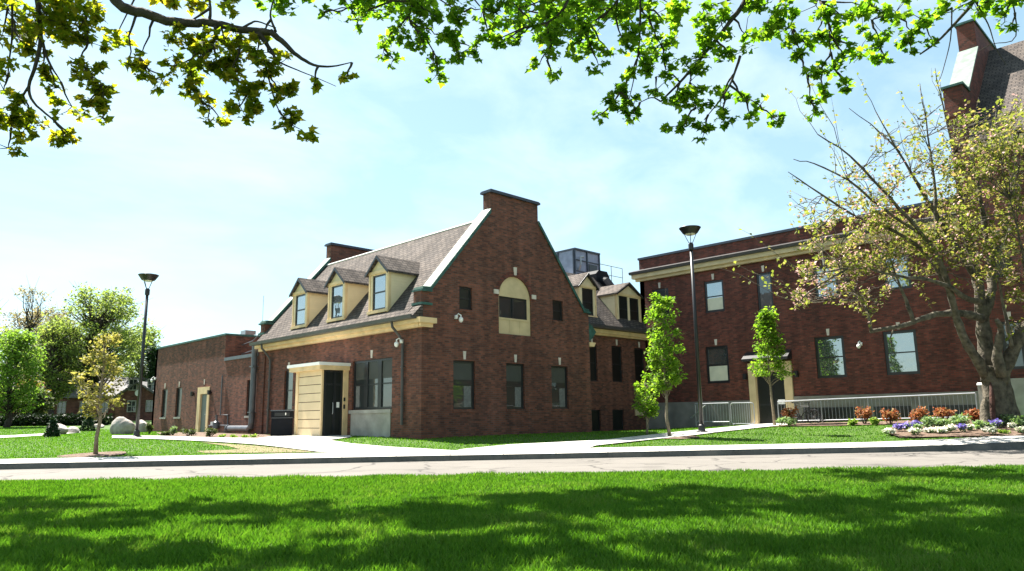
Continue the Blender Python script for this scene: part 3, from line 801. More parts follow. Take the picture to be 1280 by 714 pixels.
# eaves
mb = MB()
mb.box(-.34, -.002, -.08, LEN + .3, 4.16, 4.355); mb.box(-.2, -.003, -.05, LEN + .2, 4.02, 4.158)
mb.box(-.34, .45, -.32, -.082, 4.16, 4.355); mb.box(-.2, .36, -.2, -.084, 4.02, 4.158)
mb.build('cornice', M['cream'], wing)
mb = MB(); mb.prism([(-.60, 4.30), (-.62, 4.44), (-.58, 4.44), (-.5, 4.40), (-.345, 4.36), (-.345, 4.30)], FV(0), -.12, LEN + .3)
mb.build('gutter', M['gutter'], wing)
for nm, y, zb in (('downspout', 1.05, .5), ('downspout', 11.6, .15)):
    mb = MB(); mb.tube([(-.5, y + .15, 4.3), (-.48, y + .12, 4.1), (-.2, y + .03, 3.75), (-.09, y, 3.55), (-.09, y, zb)], .052, 8)
    for z in (1.2, 2.6): mb.box(-.15, -.002, y - .07, y + .07, z, z + .04)
    mb.build(nm, M['gutter'], wing, smooth=False)
# dormers
def dormer(parent, fn, a0, a1, dfront, dback, zb, ze, zp, wins, roofm='shingle', over=.14):
    """fn maps (along, depth, z); wall front at dfront, runs back to dback"""
    c = (a0 + a1) / 2
    mb = MB()
    front = [(a0, zb), (a1, zb), (a1, ze), (c, zp - .08), (a0, ze)]
    ffn = lambda a, dep, z: fn(a, dfront + dep, z)
    mb.wall(ffn, front, [rect(*w) for w in wins], .08)
    mb.add([fn(a, dfront, z) for a, z in front] + [fn(a, dback, z) for a, z in front], [(1, 2, 7, 6), (2, 3, 8, 7), (3, 4, 9, 8), (4, 0, 5, 9)])
    d = mb.build('dormer', M['siding'], parent)
    tm = MB()
    for a in (a0 - .015, a1 - .075): fbox(tm, fn, a, a + .09, dfront - .03, dfront + .1, zb, ze)
    fbox(tm, fn, a0 - .05, a1 + .05, dfront - .08, dfront - .002, wins[0][2] - .14, wins[0][2] - .02)
    fbox(tm, fn, a0 - .03, a1 + .03, dfront - .05, dfront - .003, ze - .06, ze + .06)
    tm.build('trim', M['cream'], d)
    rm = MB(); k = (zp - ze) / (c - a0)
    for sgn in (-1, 1):
        e = c + sgn * (c - a0 + .12)
        q = [(c, zp), (e, ze - .12 * k), (e, ze - .12 * k + .08), (c, zp + .09)]
        rm.prism(q, fn, dfront - over, dback + .3)
    rm.build('dormer_roof', M[roofm], d)
    em = MB()
    for sgn in (-1, 1):
        e = c + sgn * (c - a0 + .13)
        em.prism([(c, zp - .05), (e, ze - .13 * k - .05), (e, ze - .13 * k + .06), (c, zp + .07)], fn, dfront - over - .03, dfront - over - .002)
    em.build('rake_board', M['bronze'], d)
    for w in wins: window(d, ffn, *w, pane='glass_sky' if parent is wing else 'glass_dim', fr=.06, dep=.03, key=False)
    return d
for c in (2.65, 5.77, 8.9):
    dormer(wing, FU(0), c - .66, c + .66, -.1, 2.1, 4.55, 6.46, 7.05, [(c - .45, c + .45, 4.96, 6.36)])
# ground-floor windows on the long side
window(wing, gx_, 1.82, 4.58, 1.1, 3.05, 'glass', fr=.09, cols=3, rail=.5, mull=.24, curtain=True)
window(wing, gx_, 9.5, 10.3, 1.15, 2.98, 'glass', key=True)
mb = MB(); fbox(mb, gx_, 1.78, 4.66, -.09, .06, .95, 1.085); fbox(mb, gx_, 1.86, 4.58, -.03, .02, -.2, .949); mb.build('stone_panel', M['stone'], wing)
# porch
pb = MB()
pb.box(-1.1, -.02, 5.02, 7.02, -.1, 2.72)
porch = pb.build('porch', M['board_gap'], wing)
mb = MB()
z = .06
while z < 2.6:
    mb.box(-1.13, -1.1, 5.06, 6.86, z + .012, min(z + .33, 2.7)); mb.box(-1.09, -.03, 7.02, 7.05, z + .012, min(z + .33, 2.7)); z += .345
mb.build('boards', M['board'], porch)
mb = MB(); mb.box(-1.16, -1.0, 6.86, 7.06, 0, 2.72); mb.box(-.2, -.0, 4.86, 5.019, 0, 2.72); mb.box(-1.14, -1.06, 4.985, 5.06, 0, 2.72)
mb.build('corner_post', M['cream'], porch)
mb = MB()
for a, b in ((-1.04, -.98), (-.62, -.52), (-.28, -.21)): mb.box(a, b, 4.95, 5.01, .04, 2.68)
for z0, z1 in ((.04, .16), (2.1, 2.17), (2.62, 2.69)): mb.box(-1.04, -.21, 4.955, 5.005, z0, z1)
dr = mb.build('door', M['bronze'], porch)
mb = MB(); mb.box(-1.0, -.24, 4.985, 4.99, .1, 2.64); mb.build('pane', M['glass_dim'], dr)
mb = MB(); mb.box(-.46, -.33, 4.97, 4.978, 1.2, 1.42); mb.build('notice', M['paper'], dr)
mb = MB(); mb.tube([(-.66, 4.93, .95), (-.66, 4.9, 1.0), (-.66, 4.9, 1.35), (-.66, 4.93, 1.4)], .018, 6); mb.build('handle', M['galv'], dr)
mb = MB(); mb.box(-1.45, .0, 4.70, 7.32, 2.87, 2.99); mb.build('canopy', M['white'], porch)
mb = MB(); mb.box(-1.38, -.0, 4.77, 7.25, 2.7, 2.868); mb.build('canopy_fascia', M['cream'], porch)
mb = MB(); mb.box(-.215, -.13, 4.845, 4.858, 1.15, 1.32); mb.box(-.215, -.13, 4.845, 4.858, 1.45, 1.6); mb.build('keypad', M['black'], porch)
camera_fixture(wing, (-.14, 1.05, 3.55), (-.7, .35, 0)); camera_fixture(wing, (1.6, -.05, 4.5), (.35, -.75, 0))

# ---- low flat-roofed wing at the left
low = thing('flat_roofed_wing', 'low flat roofed brick wing with green capped parapet and slit windows', 'building', (0, 20, 0))
L0, L1, LT = 16.95, 27.2, 5.22
lw = [rect(24.83, 25.7, 1.0, 2.67), rect(22.58, 23.45, 1.0, 2.67), rect(13.22, 14.15, .97, 2.72)]
mb = MB()
mb.wall(gx_, [(L0, -.3), (L1, -.3), (L1, LT), (L0, LT)], lw[:2] + [rect(18.62, 20.2, .1, 2.58)], .2)
mb.wall(gx_, [(LEN + .45, -.3), (L0, -.3), (L0, 3.85), (LEN + .45, 3.85)], lw[2:], .2)
mb.box(.001, 9, L0 + .001, L0 + .3, 3.8, LT); mb.box(.0, 9, L1 - .3, L1, -.3, LT); mb.box(8.7, 9, LEN + .5, L1, -.3, LT)
mb.box(-.06, -.003, 12.25, 12.94, -.2, 4.0)
mb.build('wall', M['brick'], low)
mb = MB(); mb.box(-.05, 9.05, L0 - .05, L0 + .35, LT, LT + .1); mb.box(-.05, .3, L0 + .35, L1 + .05, LT, LT + .1); mb.box(.3, 9, L1 - .3, L1 + .05, LT, LT + .1)
mb.build('parapet_cap', M['verdigris'], low)
mb = MB(); mb.box(-.04, .3, LEN + .5, L0 - .01, 3.85, 4.02); mb.build('low_coping', M['pipe'], low)
mb = MB(); mb.box(.3, 8.7, L0 + .3, L1 - .3, LT - .5, LT - .4); mb.box(.3, 8.7, LEN + .5, L0, 3.7, 3.78); mb.build('roof', M['flatroof'], low)
for w_ in lw: window(low, gx_, w_[0][0], w_[1][0], w_[0][1], w_[2][1], 'glass_dim', sill='stone', fr=.06, rail=None)
mb = MB()
fbox(mb, gx_, 18.62, 18.9, -.04, .12, .1, 2.58); fbox(mb, gx_, 19.8, 20.2, -.04, .12, .1, 2.58); fbox(mb, gx_, 18.9, 19.8, -.041, .12, 2.2, 2.581)
ds_ = mb.build('door_surround', M['cream'], low)
mb = MB(); fbox(mb, gx_, 18.9, 19.8, .06, .1, .1, 2.2); dd_ = mb.build('door', M['door_grey'], low)
mb = MB(); mb.tube([(.05, 19.0, 1.1), (0.0, 19.0, 1.1), (0.0, 19.12, 1.1)], .02, 6); mb.build('handle', M['galv'], dd_)
mb = MB()
mb.prism([(19.38, 2.72), (19.46, 2.72), (19.48, 3.0), (19.36, 3.0)], gx_, -.02, .01); mb.build('keystone', M['key'], low)
for y in (20.75, 18.42):
    mb = MB(); mb.lathe([(.09, -.12), (.1, .12)], (-.13, y, 2.25), 10); mb.box(-.06, -.002, y - .05, y + .05, 2.2, 2.3); mb.build('wall_light', M['black'], low)
camera_fixture(low, (-.06, 26.9, 3.35), (-.75, .2, 0))
mb = MB()
mb.tube([(-.2, 13.05, 4.35), (-.2, 13.05, .62), (-.2, 13.1, .45), (-.2, 13.3, .36), (-.2, 15.55, .36)], .14, 12)
for z in (1.1, 3.3): mb.box(-.36, -.002, 12.86, 13.24, z, z + .05)
mb.tube([(-.2, 15.55, .36), (-.2, 15.62, .36)], .18, 12)
mb.build('vent_pipe', M['pipe'], low)
mb = MB()
mb.tube([(-.05, 17.02, 3.1), (-.05, 17.0, 1.05), (-.05, 16.1, 1.03), (-.05, 16.05, .5)], .03, 6)
mb.tube([(-.12, 15.7, .5), (-.12, 16.9, .52), (-.12, 18.2, .5)], .035, 6); mb.tube([(-.12, 16.2, .5), (-.12, 16.2, .1)], .03, 6); mb.tube([(-.12, 18.1, .5), (-.12, 18.1, .05)], .03, 6)
mb.build('gas_pipes', M['pipe'], low)
mb = MB(); mb.lathe([(.1, -.22), (.17, -.18), (.17, .12), (.1, .18), (.05, .2), (.05, .42), (.07, .45), (.07, .5)], (-.2, 17.1, .55), 12); mb.build('gas_meter', M['pipe'], low)
mb = MB(); mb.lathe([(.1, -.08), (.1, .08)], (-.2, 17.55, .62), 12); mb.build('regulator', M['white'], low)
mb = MB()
for z in (4.25, 4.75): mb.tube([(.05, 12.98, z + .3), (.6, 15, z + .05), (.9, L0, z)], .025, 6)
mb.build('conduit', M['pipe'], low)
an = thing('antenna_mast', 'thin grey antenna mast rising beside the eave of the gabled wing', 'antenna', (.1, 13.0, 3.9))
mb = MB(); mb.tube([(.1, 13.0, 3.95), (.1, 13.0, 5.6)], .022, 6); mb.build('mast', M['pipe'], an)
mb = MB(); mb.tube([(.1, 13.0, 5.6), (.1, 13.0, 6.85)], .012, 5); mb.build('aerial', M['galv'], an)
for k, (x, y, s_) in enumerate(((1.6, 17.8, .55), (2.2, 19.6, .4))):
    rv = thing('roof_vent', ('larger square grey roof vent nearer the gabled wing', 'smaller square grey roof vent farther along the low roof')[k], 'roof vent', (x, y, LT - .4), 'vents on the low flat roof')
    mb = MB(); mb.box(x - s_ * .4, x + s_ * .4, y - s_ * .4, y + s_ * .4, LT - .4, LT + .2); mb.build('body', M['galv'], rv)
    mb = MB(); mb.box(x - s_ * .55, x + s_ * .55, y - s_ * .55, y + s_ * .55, LT + .2, LT + .42); mb.build('cap', M['galv'], rv)

# ---- connecting wing in the shaded court
R, RV1 = 18.3, 3.2
mid = thing('connecting_wing', 'shaded brick connecting wing with two cream dormers in the court', 'building', (14, 3, 0))
fm = FV(3.0)
mw = [(13.05, 13.87), (15.13, 16.05), (17.2, 18.12)]
mbz = [(13.25, 14.0), (15.0, 16.0)]
mb = MB()
mb.wall(fm, [(W - .5, -.6), (R + .3, -.6), (R + .3, 5.02), (W - .5, 5.02)], [rect(a, b, 2.5, 4.43) for a, b in mw] + [rect(a, b, -.05, 1.02) for a, b in mbz] , .2)
mb.wall(FU(W - .01), [(.5, 4.4), (12.4, 4.4), (12.4, 5.2), (.5, 5.2)], [], .1)
mb.build('wall', M['brick'], mid)
for a, b in mw: window(mid, fm, a, b, 2.5, 4.43, 'glass_dim', fr=.07)
for a, b in mbz: window(mid, fm, a, b, -.05, 1.02, 'glass_dim', fr=.06, key=False, rail=None)
mb = MB(); fbox(mb, fm, 17.0, 17.95, -.06, .0, .7, 1.18); mb.build('wall_vent', M['cream_pale'], mid)
mb = MB(); mb.prism([(2.56, 5.30), (2.6, 5.40), (5.6, 8.8), (11.5, 8.8), (11.5, 5.0), (3.0, 5.0), (3.0, 5.3)], lambda a, dep, z: (dep, a, z), 6.31, R - .002)
mb.build('roof', M['shingle'], mid)
mb = MB(); mb.box(W, R - .004, 2.72, 2.998, 5.02, 5.22); mb.box(W, R - .004, 2.84, 2.997, 4.92, 5.018); mb.build('cornice', M['cream'], mid)
mb = MB(); mb.prism([(2.45, 5.24), (2.43, 5.4), (2.5, 5.4), (2.72, 5.3), (2.72, 5.24)], lambda a, dep, z: (dep, a, z), W + .02, R - .006); mb.build('gutter', M['gutter'], mid)
dormer(mid, fm, 12.6, 14.05, .1, 2.9, 5.5, 7.48, 8.15, [(12.92, 13.83, 5.95, 7.38)])
dormer(mid, fm, 15.85, 18.1, .1, 2.9, 5.5, 7.4, 8.05, [(16.08, 16.9, 5.86, 7.3), (17.08, 17.95, 5.84, 7.28)])
# rooftop plant
hv = thing('rooftop_air_unit', 'large blue grey air handling unit on the roof behind the gable', 'air unit', (17.5, 7.3, 8.8))
hx0, hx1, hy0, hy1, hz0, hz1 = 15.9, 19.9, 7.3, 9.6, 8.8, 10.78
hv2 = MB(); hv2.box(17.35, 19.75, 7.3, 10.4, 8.8, 10.85); hv2.build('body', M['hvac'], hv)
mb = MB()
for x in (17.32, 18.5, 19.72): mb.box(x, x + .06, 7.22, 7.298, 8.8, 10.86)
for y in (7.3, 8.6, 10.3): mb.box(17.27, 17.348, y, y + .08, 8.8, 10.86)
mb.box(17.3, 19.8, 7.2, 10.45, 10.853, 10.95)
for z in (9.5, 10.2): mb.box(17.4, 19.7, 7.24, 7.297, z, z + .05)
mb.build('frame', M['capmetal'], hv)
mb = MB(); mb.box(17.6, 18.3, 7.25, 7.296, 8.95, 9.4); mb.box(18.7, 19.5, 7.25, 7.296, 9.6, 10.1); mb.build('louvre', M['bronze'], hv)
mb = MB(); mb.tube([(17.7, 7.1, 9.9), (17.7, 7.1, 10.4), (18.0, 7.1, 10.45)], .06, 6); mb.tube([(17.7, 7.1, 9.9), (17.7, 7.26, 9.6)], .06, 6); mb.build('pipe', M['galv'], hv)
rr_ = thing('roof_guard_rail', 'thin grey guard rail on the roof right of the air unit', 'guard rail', (20.5, 7.6, 8.8))
mb = MB()
for x in (20.0, 21.4, 22.6): mb.tube([(x, 7.6, 8.8), (x, 7.6, 10.4)], .025, 6)
for z in (9.75, 10.38): mb.tube([(19.9, 7.6, z), (22.6, 7.6, z)], .022, 6)
mb.build('rail', M['galv'], rr_)
rd = thing('rooftop_duct', 'black rooftop duct wedged behind the double dormer', 'duct', (17.8, 5.6, 8.1))
mb = MB(); mb.box(17.0, 18.25, 5.35, 6.6, 8.1, 9.0); mb.prism([(17.0, 9.0), (18.25, 9.0), (18.1, 9.25), (17.3, 9.25)], FV(0), 5.4, 6.5); mb.build('casing', M['plastic'], rd)
mb = MB(); mb.tube([(17.5, 5.35, 8.6), (17.5, 5.0, 8.5), (17.5, 4.75, 8.2), (17.5, 4.7, 7.4)], .28, 12); mb.build('elbow', M['plastic'], rd)

# ---- long two-storey wing at the right
RV0 = -13.3
long_ = thing('two_storey_wing', 'long two storey flat roofed brick wing with cream cornice', 'building', (R, -5, 0))
fr_ = FU(R)
lows = [(-2.12, -.8), (-8.02, -6.66), (-11.1, -9.74), (-14.15, -12.8)]
ups = [(1.3, 2.42, 6.0, 7.75), (-2.1, -.95, 6.05, 7.75), (-4.78, -3.96, 5.62, 7.75), (-8.0, -6.9, 6.05, 7.6), (-11.15, -10.05, 6.05, 7.6)]
holes = [rect(a, b, 2.3, 4.24) for a, b in lows[:3]] + [rect(a, b, c, e) for a, b, c, e in ups] + [rect(-5.42, -3.23, .1, 3.2)]
mb = MB()
mb.wall(fr_, [(RV0, -.3), (RV1, -.3), (RV1, 8.9), (RV0, 8.9)], holes, .2)
mb.box(R + .0, R + 12, RV1 - .3, RV1, -.3, 8.9); mb.box(R - .001, R + .3, RV0 + .001, RV1 - .001, 9.0, 9.62); mb.box(R + .3, R + 11, RV1 - .3, RV1 - .001, 9.0, 9.62)
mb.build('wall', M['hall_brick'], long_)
mb = MB(); mb.box(R - .06, R + .36, RV0 + .002, RV1 + .05, 9.62, 9.74); mb.box(R + .36, R + 11, RV1 - .36, RV1 + .05, 9.62, 9.74); mb.build('parapet_cap', M['capmetal'], long_)
mb = MB(); mb.box(R - .34, R - .002, RV0 + .002, RV1 + .34, 8.5, 8.73); mb.box(R - .18, R - .003, RV0 + .002, RV1 + .18, 8.34, 8.498); mb.build('cornice', M['cream_pale'], long_)
mb = MB(); mb.prism([(R - .46, 8.74), (R - .5, 8.88), (R - .44, 8.9), (R + .02, 9.06), (R + .02, 8.74)], FV(0), RV0 + .002, RV1 + .42); mb.build('gutter', M['gutter'], long_)
mb = MB(); mb.box(R + .3, R + 12, RV0, RV1 - .3, 8.9, 9.0); mb.build('roof', M['flatroof'], long_)
for i, (a, b) in enumerate(lows[:3]):
    window(long_, fr_, a, b, 2.3, 4.24, 'glass_sky', fr=.13, dep=.06, blind=[(.04, .48), None, None][i])
for i, (a, b, c, e) in enumerate(ups):
    window(long_, fr_, a, b, c, e, ['glass_dim', 'glass_sky', 'glass', 'glass_sky', 'glass_sky'][i], fr=.12 if i != 2 else .1, dep=.06, rail=None if i == 2 else .5, blind=(.06, .47) if i == 1 else None)
mb = MB()
for a, b in ((RV0 + .003, -5.43), (-3.22, RV1 - .002)): fbox(mb, fr_, a, b, -.08, -.002, -.3, 1.38 if a > -5 else 1.5)
mb.build('stone_base', M['stone_dark'], long_)
for a, b in ((-8.35, -5.9), (-10.6, -9.1), (-13.1, -11.3)):
    mb = MB(); fbox(mb, fr_, a, b, -.11, -.083, .3, .95); o = mb.build('basement_window', M['bronze'], long_)
    mb = MB(); fbox(mb, fr_, a + .06, b - .06, -.116, -.111, .36, .89); mb.build('pane', M['glass_dim'], o)
mb = MB()
fbox(mb, fr_, -3.56, -3.2, -.1, .16, .1, 2.75); fbox(mb, fr_, -5.45, -5.05, -.1, .16, .1, 2.75); fbox(mb, fr_, -5.45, -3.2, -.101, .16, 2.751, 3.22)
mb.build('door_surround', M['cream_pale'], long_)
mb = MB(); fbox(mb, fr_, -5.05, -3.56, .1, .15, .1, 2.75)
for a in (-4.36, -4.26): fbox(mb, fr_, a - .01, a + .05, .07, .099, .1, 2.7)
for z in (.15, 1.1, 2.6): fbox(mb, fr_, -5.0, -3.6, .075, .099, z, z + .09)
d2 = mb.build('door', M['bronze'], long_)
mb = MB(); fbox(mb, fr_, -5.0, -4.4, .086, .09, .3, 2.55); fbox(mb, fr_, -4.2, -3.62, .086, .09, .3, 2.55); mb.build('pane', M['glass_dim'], d2)
mb = MB(); fbox(mb, fr_, -4.95, -4.6, .06, .068, 1.15, 1.38); mb.build('notice', M['paper'], d2)
mb = MB(); mb.prism([(R - .5, 3.3), (R - .5, 3.42), (R - .003, 3.78), (R - .003, 3.3)], FV(0), -5.5, -3.1); mb.build('door_hood', M['bronze'], long_)
for y in (-3.02, -5.68):
    mb = MB(); fbox(mb, fr_, y - .09, y + .09, -.16, -.002, 2.42, 2.72); mb.build('wall_light', M['black'], long_)
camera_fixture(long_, (R - .06, -8.8, 3.75), (-.75, .2, 0))

# ---- tall gabled hall behind the cherry tree
hall = thing('gabled_hall', 'tall brick hall with steep shingled roof and stepped copper gable', 'building', (R, -18, 0))
hy = -13.3; th = .75; hl = -34.0
fh = FV(hy - th)
hg = [(R, -.3), (R + 12.6, -.3), (R + 12.6, 14.4), (R + 11.7, 14.55), (R + 8.7, 17.6), (R + 8.7, 19.0), (22.0, 19.0), (22.0, 17.6), (19.1, 14.6), (R - .2, 14.5), (R - .2, 13.2), (R, 12.9)]
mb = MB(); mb.prism(hg, fh, 0, th)
hwin = [(-14.95, -14.2, 2.3, 4.24), (-14.95, -14.2, 6.05, 7.6), (-18, -16.9, 2.3, 4.24), (-18, -16.9, 6.05, 7.6), (-21, -19.9, 2.3, 4.24), (-21, -19.9, 6.05, 7.6)]
mb.wall(fr_, [(hl, -.3), (hy - th - .002, -.3), (hy - th - .002, 11.8), (hl, 11.8)], [rect(*w) for w in hwin], .2)
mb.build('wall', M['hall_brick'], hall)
for w_ in hwin: window(hall, fr_, *w_, pane='glass', fr=.12, dep=.06)
mb = MB(); mb.prism([(R - .45, 11.75), (R - .42, 11.85), (24.6, 18.4), (31.3, 11.85), (31.3, 11.75)], fh, hl - fh(0, 0, 0)[1], -.002)
mb.build('roof', M['shingle'], hall)
mb = MB(); mb.prism([(19.12, 14.72), (21.97, 17.68), (21.97, 17.56), (19.12, 14.6)], fh, -.05, th + .05); mb.build('coping', M['copper_old'], hall)
mb = MB(); fbox(mb, fh, R - .28, 19.2, -.06, th + .06, 14.5, 14.6); fbox(mb, fh, 21.92, R + 8.78, -.06, th + .06, 19.0, 19.1); mb.build('copper_cap', M['verdigris'], hall)
mb = MB(); fbox(mb, fr_, hl, hy - th - .01, -.35, -.002, 11.4, 11.7); mb.build('cornice', M['cream_pale'], hall)
mb = MB(); fbox(mb, fr_, hl, hy - th - .003, -.09, -.002, -.3, 1.95); mb.build('stone_base', M['stone'], hall)

# ------------------------------------------------------------------ street furniture
def lamp(base, top_row, label):
    x, y, z0 = base
    zt = ztop(x, y, top_row); H = zt - z0
    t = thing('street_lamp', label, 'street lamp', base, 'pedestrian street lamps')
    b = np.array(base)
    mb = MB(); mb.lathe([(.28, 0), (.28, .05), (.14, .1), (.12, .3), (.085, .34)], b, 14); mb.build('base_plate', M['black'], t)
    mb = MB(); mb.tube([b + (0, 0, .3), b + (0, 0, H * .5), b + (0, 0, H - .95)], [.082, .072, .062], 12); mb.build('pole', M['black'], t, smooth=True)
    mb = MB(); mb.lathe([(.075, -.98), (.105, -.95), (.105, -.72), (.06, -.66)], b + (0, 0, H), 12); mb.build('collar', M['black'], t)
    for k in range(4):
        a = k * math.pi / 2 + .55
        mb = MB(); mb.tube([b + (.06 * math.cos(a), .06 * math.sin(a), H - .7), b + (.235 * math.cos(a), .235 * math.sin(a), H - .3)], .014, 6); mb.build('arm', M['black'], t)
    mb = MB(); mb.lathe([(.24, -.3), (.30, -.26), (.43, -.06), (.445, -.05), (.44, -.03), (.30, .0), (.1, .02), (.01, .022)], b + (0, 0, H), 22); mb.build('shade', M['black'], t, smooth=True)
    mb = MB(); mb.lathe([(.01, -.335), (.17, -.33), (.225, -.302)], b + (0, 0, H), 18); mb.build('lens', M['lens'], t, smooth=True)
    return t
lamp(gp(170.5, 547.5), 343, 'tall black street lamp on the left lawn by the boulders')
lamp(gp(877.5, 541.5), 284, 'tall black street lamp beside the path to the right-hand door')

# litter bin by the porch
bc = gp(352, 545.8)
bt = thing('litter_bin', 'black square litter bin standing left of the porch', 'litter bin', bc, rotz=math.radians(-30))
def lbox(x0, x1, y0, y1, z0, z1, nm, mt, par):
    me = MB().box(x0, x1, y0, y1, z0, z1); me.v = [tuple(np.array(v) + bc) for v in me.v]; return me.build(nm, M[mt], par)
lbox(-.42, .42, -.33, .33, 0, .78, 'body', 'plastic', bt)
hd = lbox(-.44, .44, -.35, .35, .785, 1.05, 'hood', 'plastic', bt)
lbox(-.3, .3, -.362, -.351, .84, .99, 'opening', 'black', hd)
lbox(-.47, .47, -.38, .38, 1.052, 1.1, 'lid', 'pipe', bt)
lbox(-.43, .43, -.338, -.331, .76, .784, 'trim_band', 'pipe', bt)
lbox(.12, .16, -.366, -.363, .88, .98, 'sticker', 'paper', bt)

# railings
def railing(v0, v1, u, z0, z1, label, step=.155, top0=None, handrail=False, bars='baluster'):
    t = thing('metal_railing', label, 'railing', (u, v0, z0), 'galvanised railings before the long wing')
    n = max(2, int(abs(v1 - v0) / step)); zz = lambda f: z0 + (z1 - z0) * f
    H = 1.07
    mb = MB(); mb.tube([(u, v0, z0 + H), (u, v1, z1 + H)], .035, 8); mb.build('top_rail', M['galv'], t)
    mb = MB(); mb.tube([(u, v0, z0 + .16), (u, v1, z1 + .16)], .026, 6); mb.build('bottom_rail', M['galv'], t)
    for i in range(n + 1):
        f = i / n; y = v0 + (v1 - v0) * f
        if i % 13 == 0 or i == n:
            mb = MB(); mb.tube([(u, y, zz(f) - .05), (u, y, zz(f) + H)], .03, 6); mb.build('post', M['galv'], t)
        else:
            mb = MB(); mb.tube([(u, y, zz(f) + .16), (u, y, zz(f) + H)], .009, 5); mb.build('baluster', M['galv'], t)
    if handrail:
        mb = MB(); mb.tube([(u - .25, v0 + .15, z0 + .35), (u - .25, v0 - .75, z0 + 1.0)], .03, 6); mb.build('sloping_handrail', M['galv'], t)
    return t
railing(-5.2, -13.35, 17.05, .19, .32, 'long galvanised railing along the wall behind the orange shrubs')
railing(-.75, -2.66, 17.05, .17, .18, 'short galvanised railing with sloping handrail left of the door', handrail=True)
bt2 = thing('crowd_barrier', 'round cornered steel barrier standing left of the cream door', 'barrier', (17.05, -3.3, .18))
mb = MB(); y0, y1, z0, z1 = -2.78, -4.0, .24, 1.24
pts = []
for cy, cz, a0 in ((y1 + .12, z1 - .12, 90), (y1 + .12, z0 + .12, 180), (y0 - .12, z0 + .12, 270), (y0 - .12, z1 - .12, 0)):
    for a in (0, 30, 60, 90):
        th_ = math.radians(a0 + a); pts.append((17.0, cy + .12 * math.cos(th_), cz + .12 * math.sin(th_)))
pts.append(pts[0]); mb.tube(pts, .028, 8, cap=False); mb.build('frame', M['galv'], bt2)
for i in range(1, 10):
    y = y0 + (y1 - y0) * i / 10; mb = MB(); mb.tube([(17.0, y, z0), (17.0, y, z1)], .013, 5); mb.build('bar', M['galv'], bt2)
for y in (y0 - .2, y1 + .2): mb = MB(); mb.tube([(16.75, y, .18), (17.0, y, .26), (17.25, y, .18)], .022, 6); mb.build('foot', M['galv'], bt2)
pt = gp(1223, 525); pz = G(*pt[:2])
ps = thing('railing_end_post', 'stout weathered wooden post at the railing end by the cherry trunk', 'post', (17.05, -13.55, .3))
mb = MB(); mb.box(16.97, 17.13, -13.63, -13.47, .25, 1.68); mb.build('shaft', M['stone'], ps)
mb = MB(); mb.box(16.95, 17.15, -13.65, -13.45, 1.682, 1.72); mb.prism([(16.96, 1.72), (17.14, 1.72), (17.05, 1.79)], FV(0), -13.64, -13.46); mb.build('cap', M['white'], ps)

# bicycle leaning on the railing
bk = thing('bicycle', 'black bicycle leaning against the railing behind a red shrub', 'bicycle', (16.72, -6.5, .2))
bu, bz = 16.72, .2 + .335
def wheel(y, nm='wheel'):
    mb = MB(); pts = [(bu, y + .32 * math.cos(a), bz + .32 * math.sin(a)) for a in np.linspace(0, 2 * math.pi, 29)]
    mb.tube(pts, .022, 6, cap=False); w_ = mb.build(nm, M['rubber'], bk)
    mb = MB(); pts = [(bu, y + .295 * math.cos(a), bz + .295 * math.sin(a)) for a in np.linspace(0, 2 * math.pi, 29)]; mb.tube(pts, .01, 5, cap=False); mb.build('rim', M['pipe'], w_)
    mb = MB()
    for a in np.linspace(0, 2 * math.pi, 17)[:-1]: mb.tube([(bu, y, bz), (bu, y + .29 * math.cos(a), bz + .29 * math.sin(a))], .0035, 4)
    mb.build('spokes', M['galv'], w_)
    mb = MB(); mb.tube([(bu - .05, y, bz), (bu + .05, y, bz)], .03, 8); mb.build('hub', M['galv'], w_)
wheel(-7.0); wheel(-5.95)
A_, B_, C_, D_, E_ = (bu, -5.95, bz), (bu, -6.38, bz - .03), (bu, -6.22, bz + .5), (bu, -6.83, bz + .47), (bu, -7.0, bz)
mb = MB()
for p, q, r_ in ((A_, B_, .014), (A_, C_, .012), (B_, C_, .018), (C_, D_, .018), (B_, D_, .02), (D_, E_, .015)): mb.tube([p, q], r_, 6)
mb.tube([C_, (bu, -6.18, bz + .62)], .014, 6); mb.tube([D_, (bu, -6.8, bz + .62)], .016, 6)
mb.build('frame', M['black'], bk)
mb = MB(); mb.prism([(-6.32, bz + .62), (-6.05, bz + .63), (-6.05, bz + .68), (-6.2, bz + .66), (-6.32, bz + .655)], lambda a, dep, z: (bu + dep, a, z), -.06, .06); mb.build('saddle', M['rubber'], bk)
mb = MB(); mb.tube([(bu - .28, -6.72, bz + .64), (bu - .12, -6.82, bz + .66), (bu, -6.8, bz + .63), (bu + .12, -6.82, bz + .66), (bu + .28, -6.72, bz + .64)], .014, 6); mb.build('handlebar', M['black'], bk)
mb = MB(); mb.tube([(bu - .03, -6.38, bz - .03), (bu + .03, -6.38, bz - .03)], .09, 12); mb.tube([(bu + .05, -6.38, bz - .03), (bu + .05, -6.45, bz - .19)], .012, 5); mb.tube([(bu - .05, -6.38, bz - .03), (bu - .05, -6.31, bz + .13)], .012, 5); mb.build('crank', M['black'], bk)

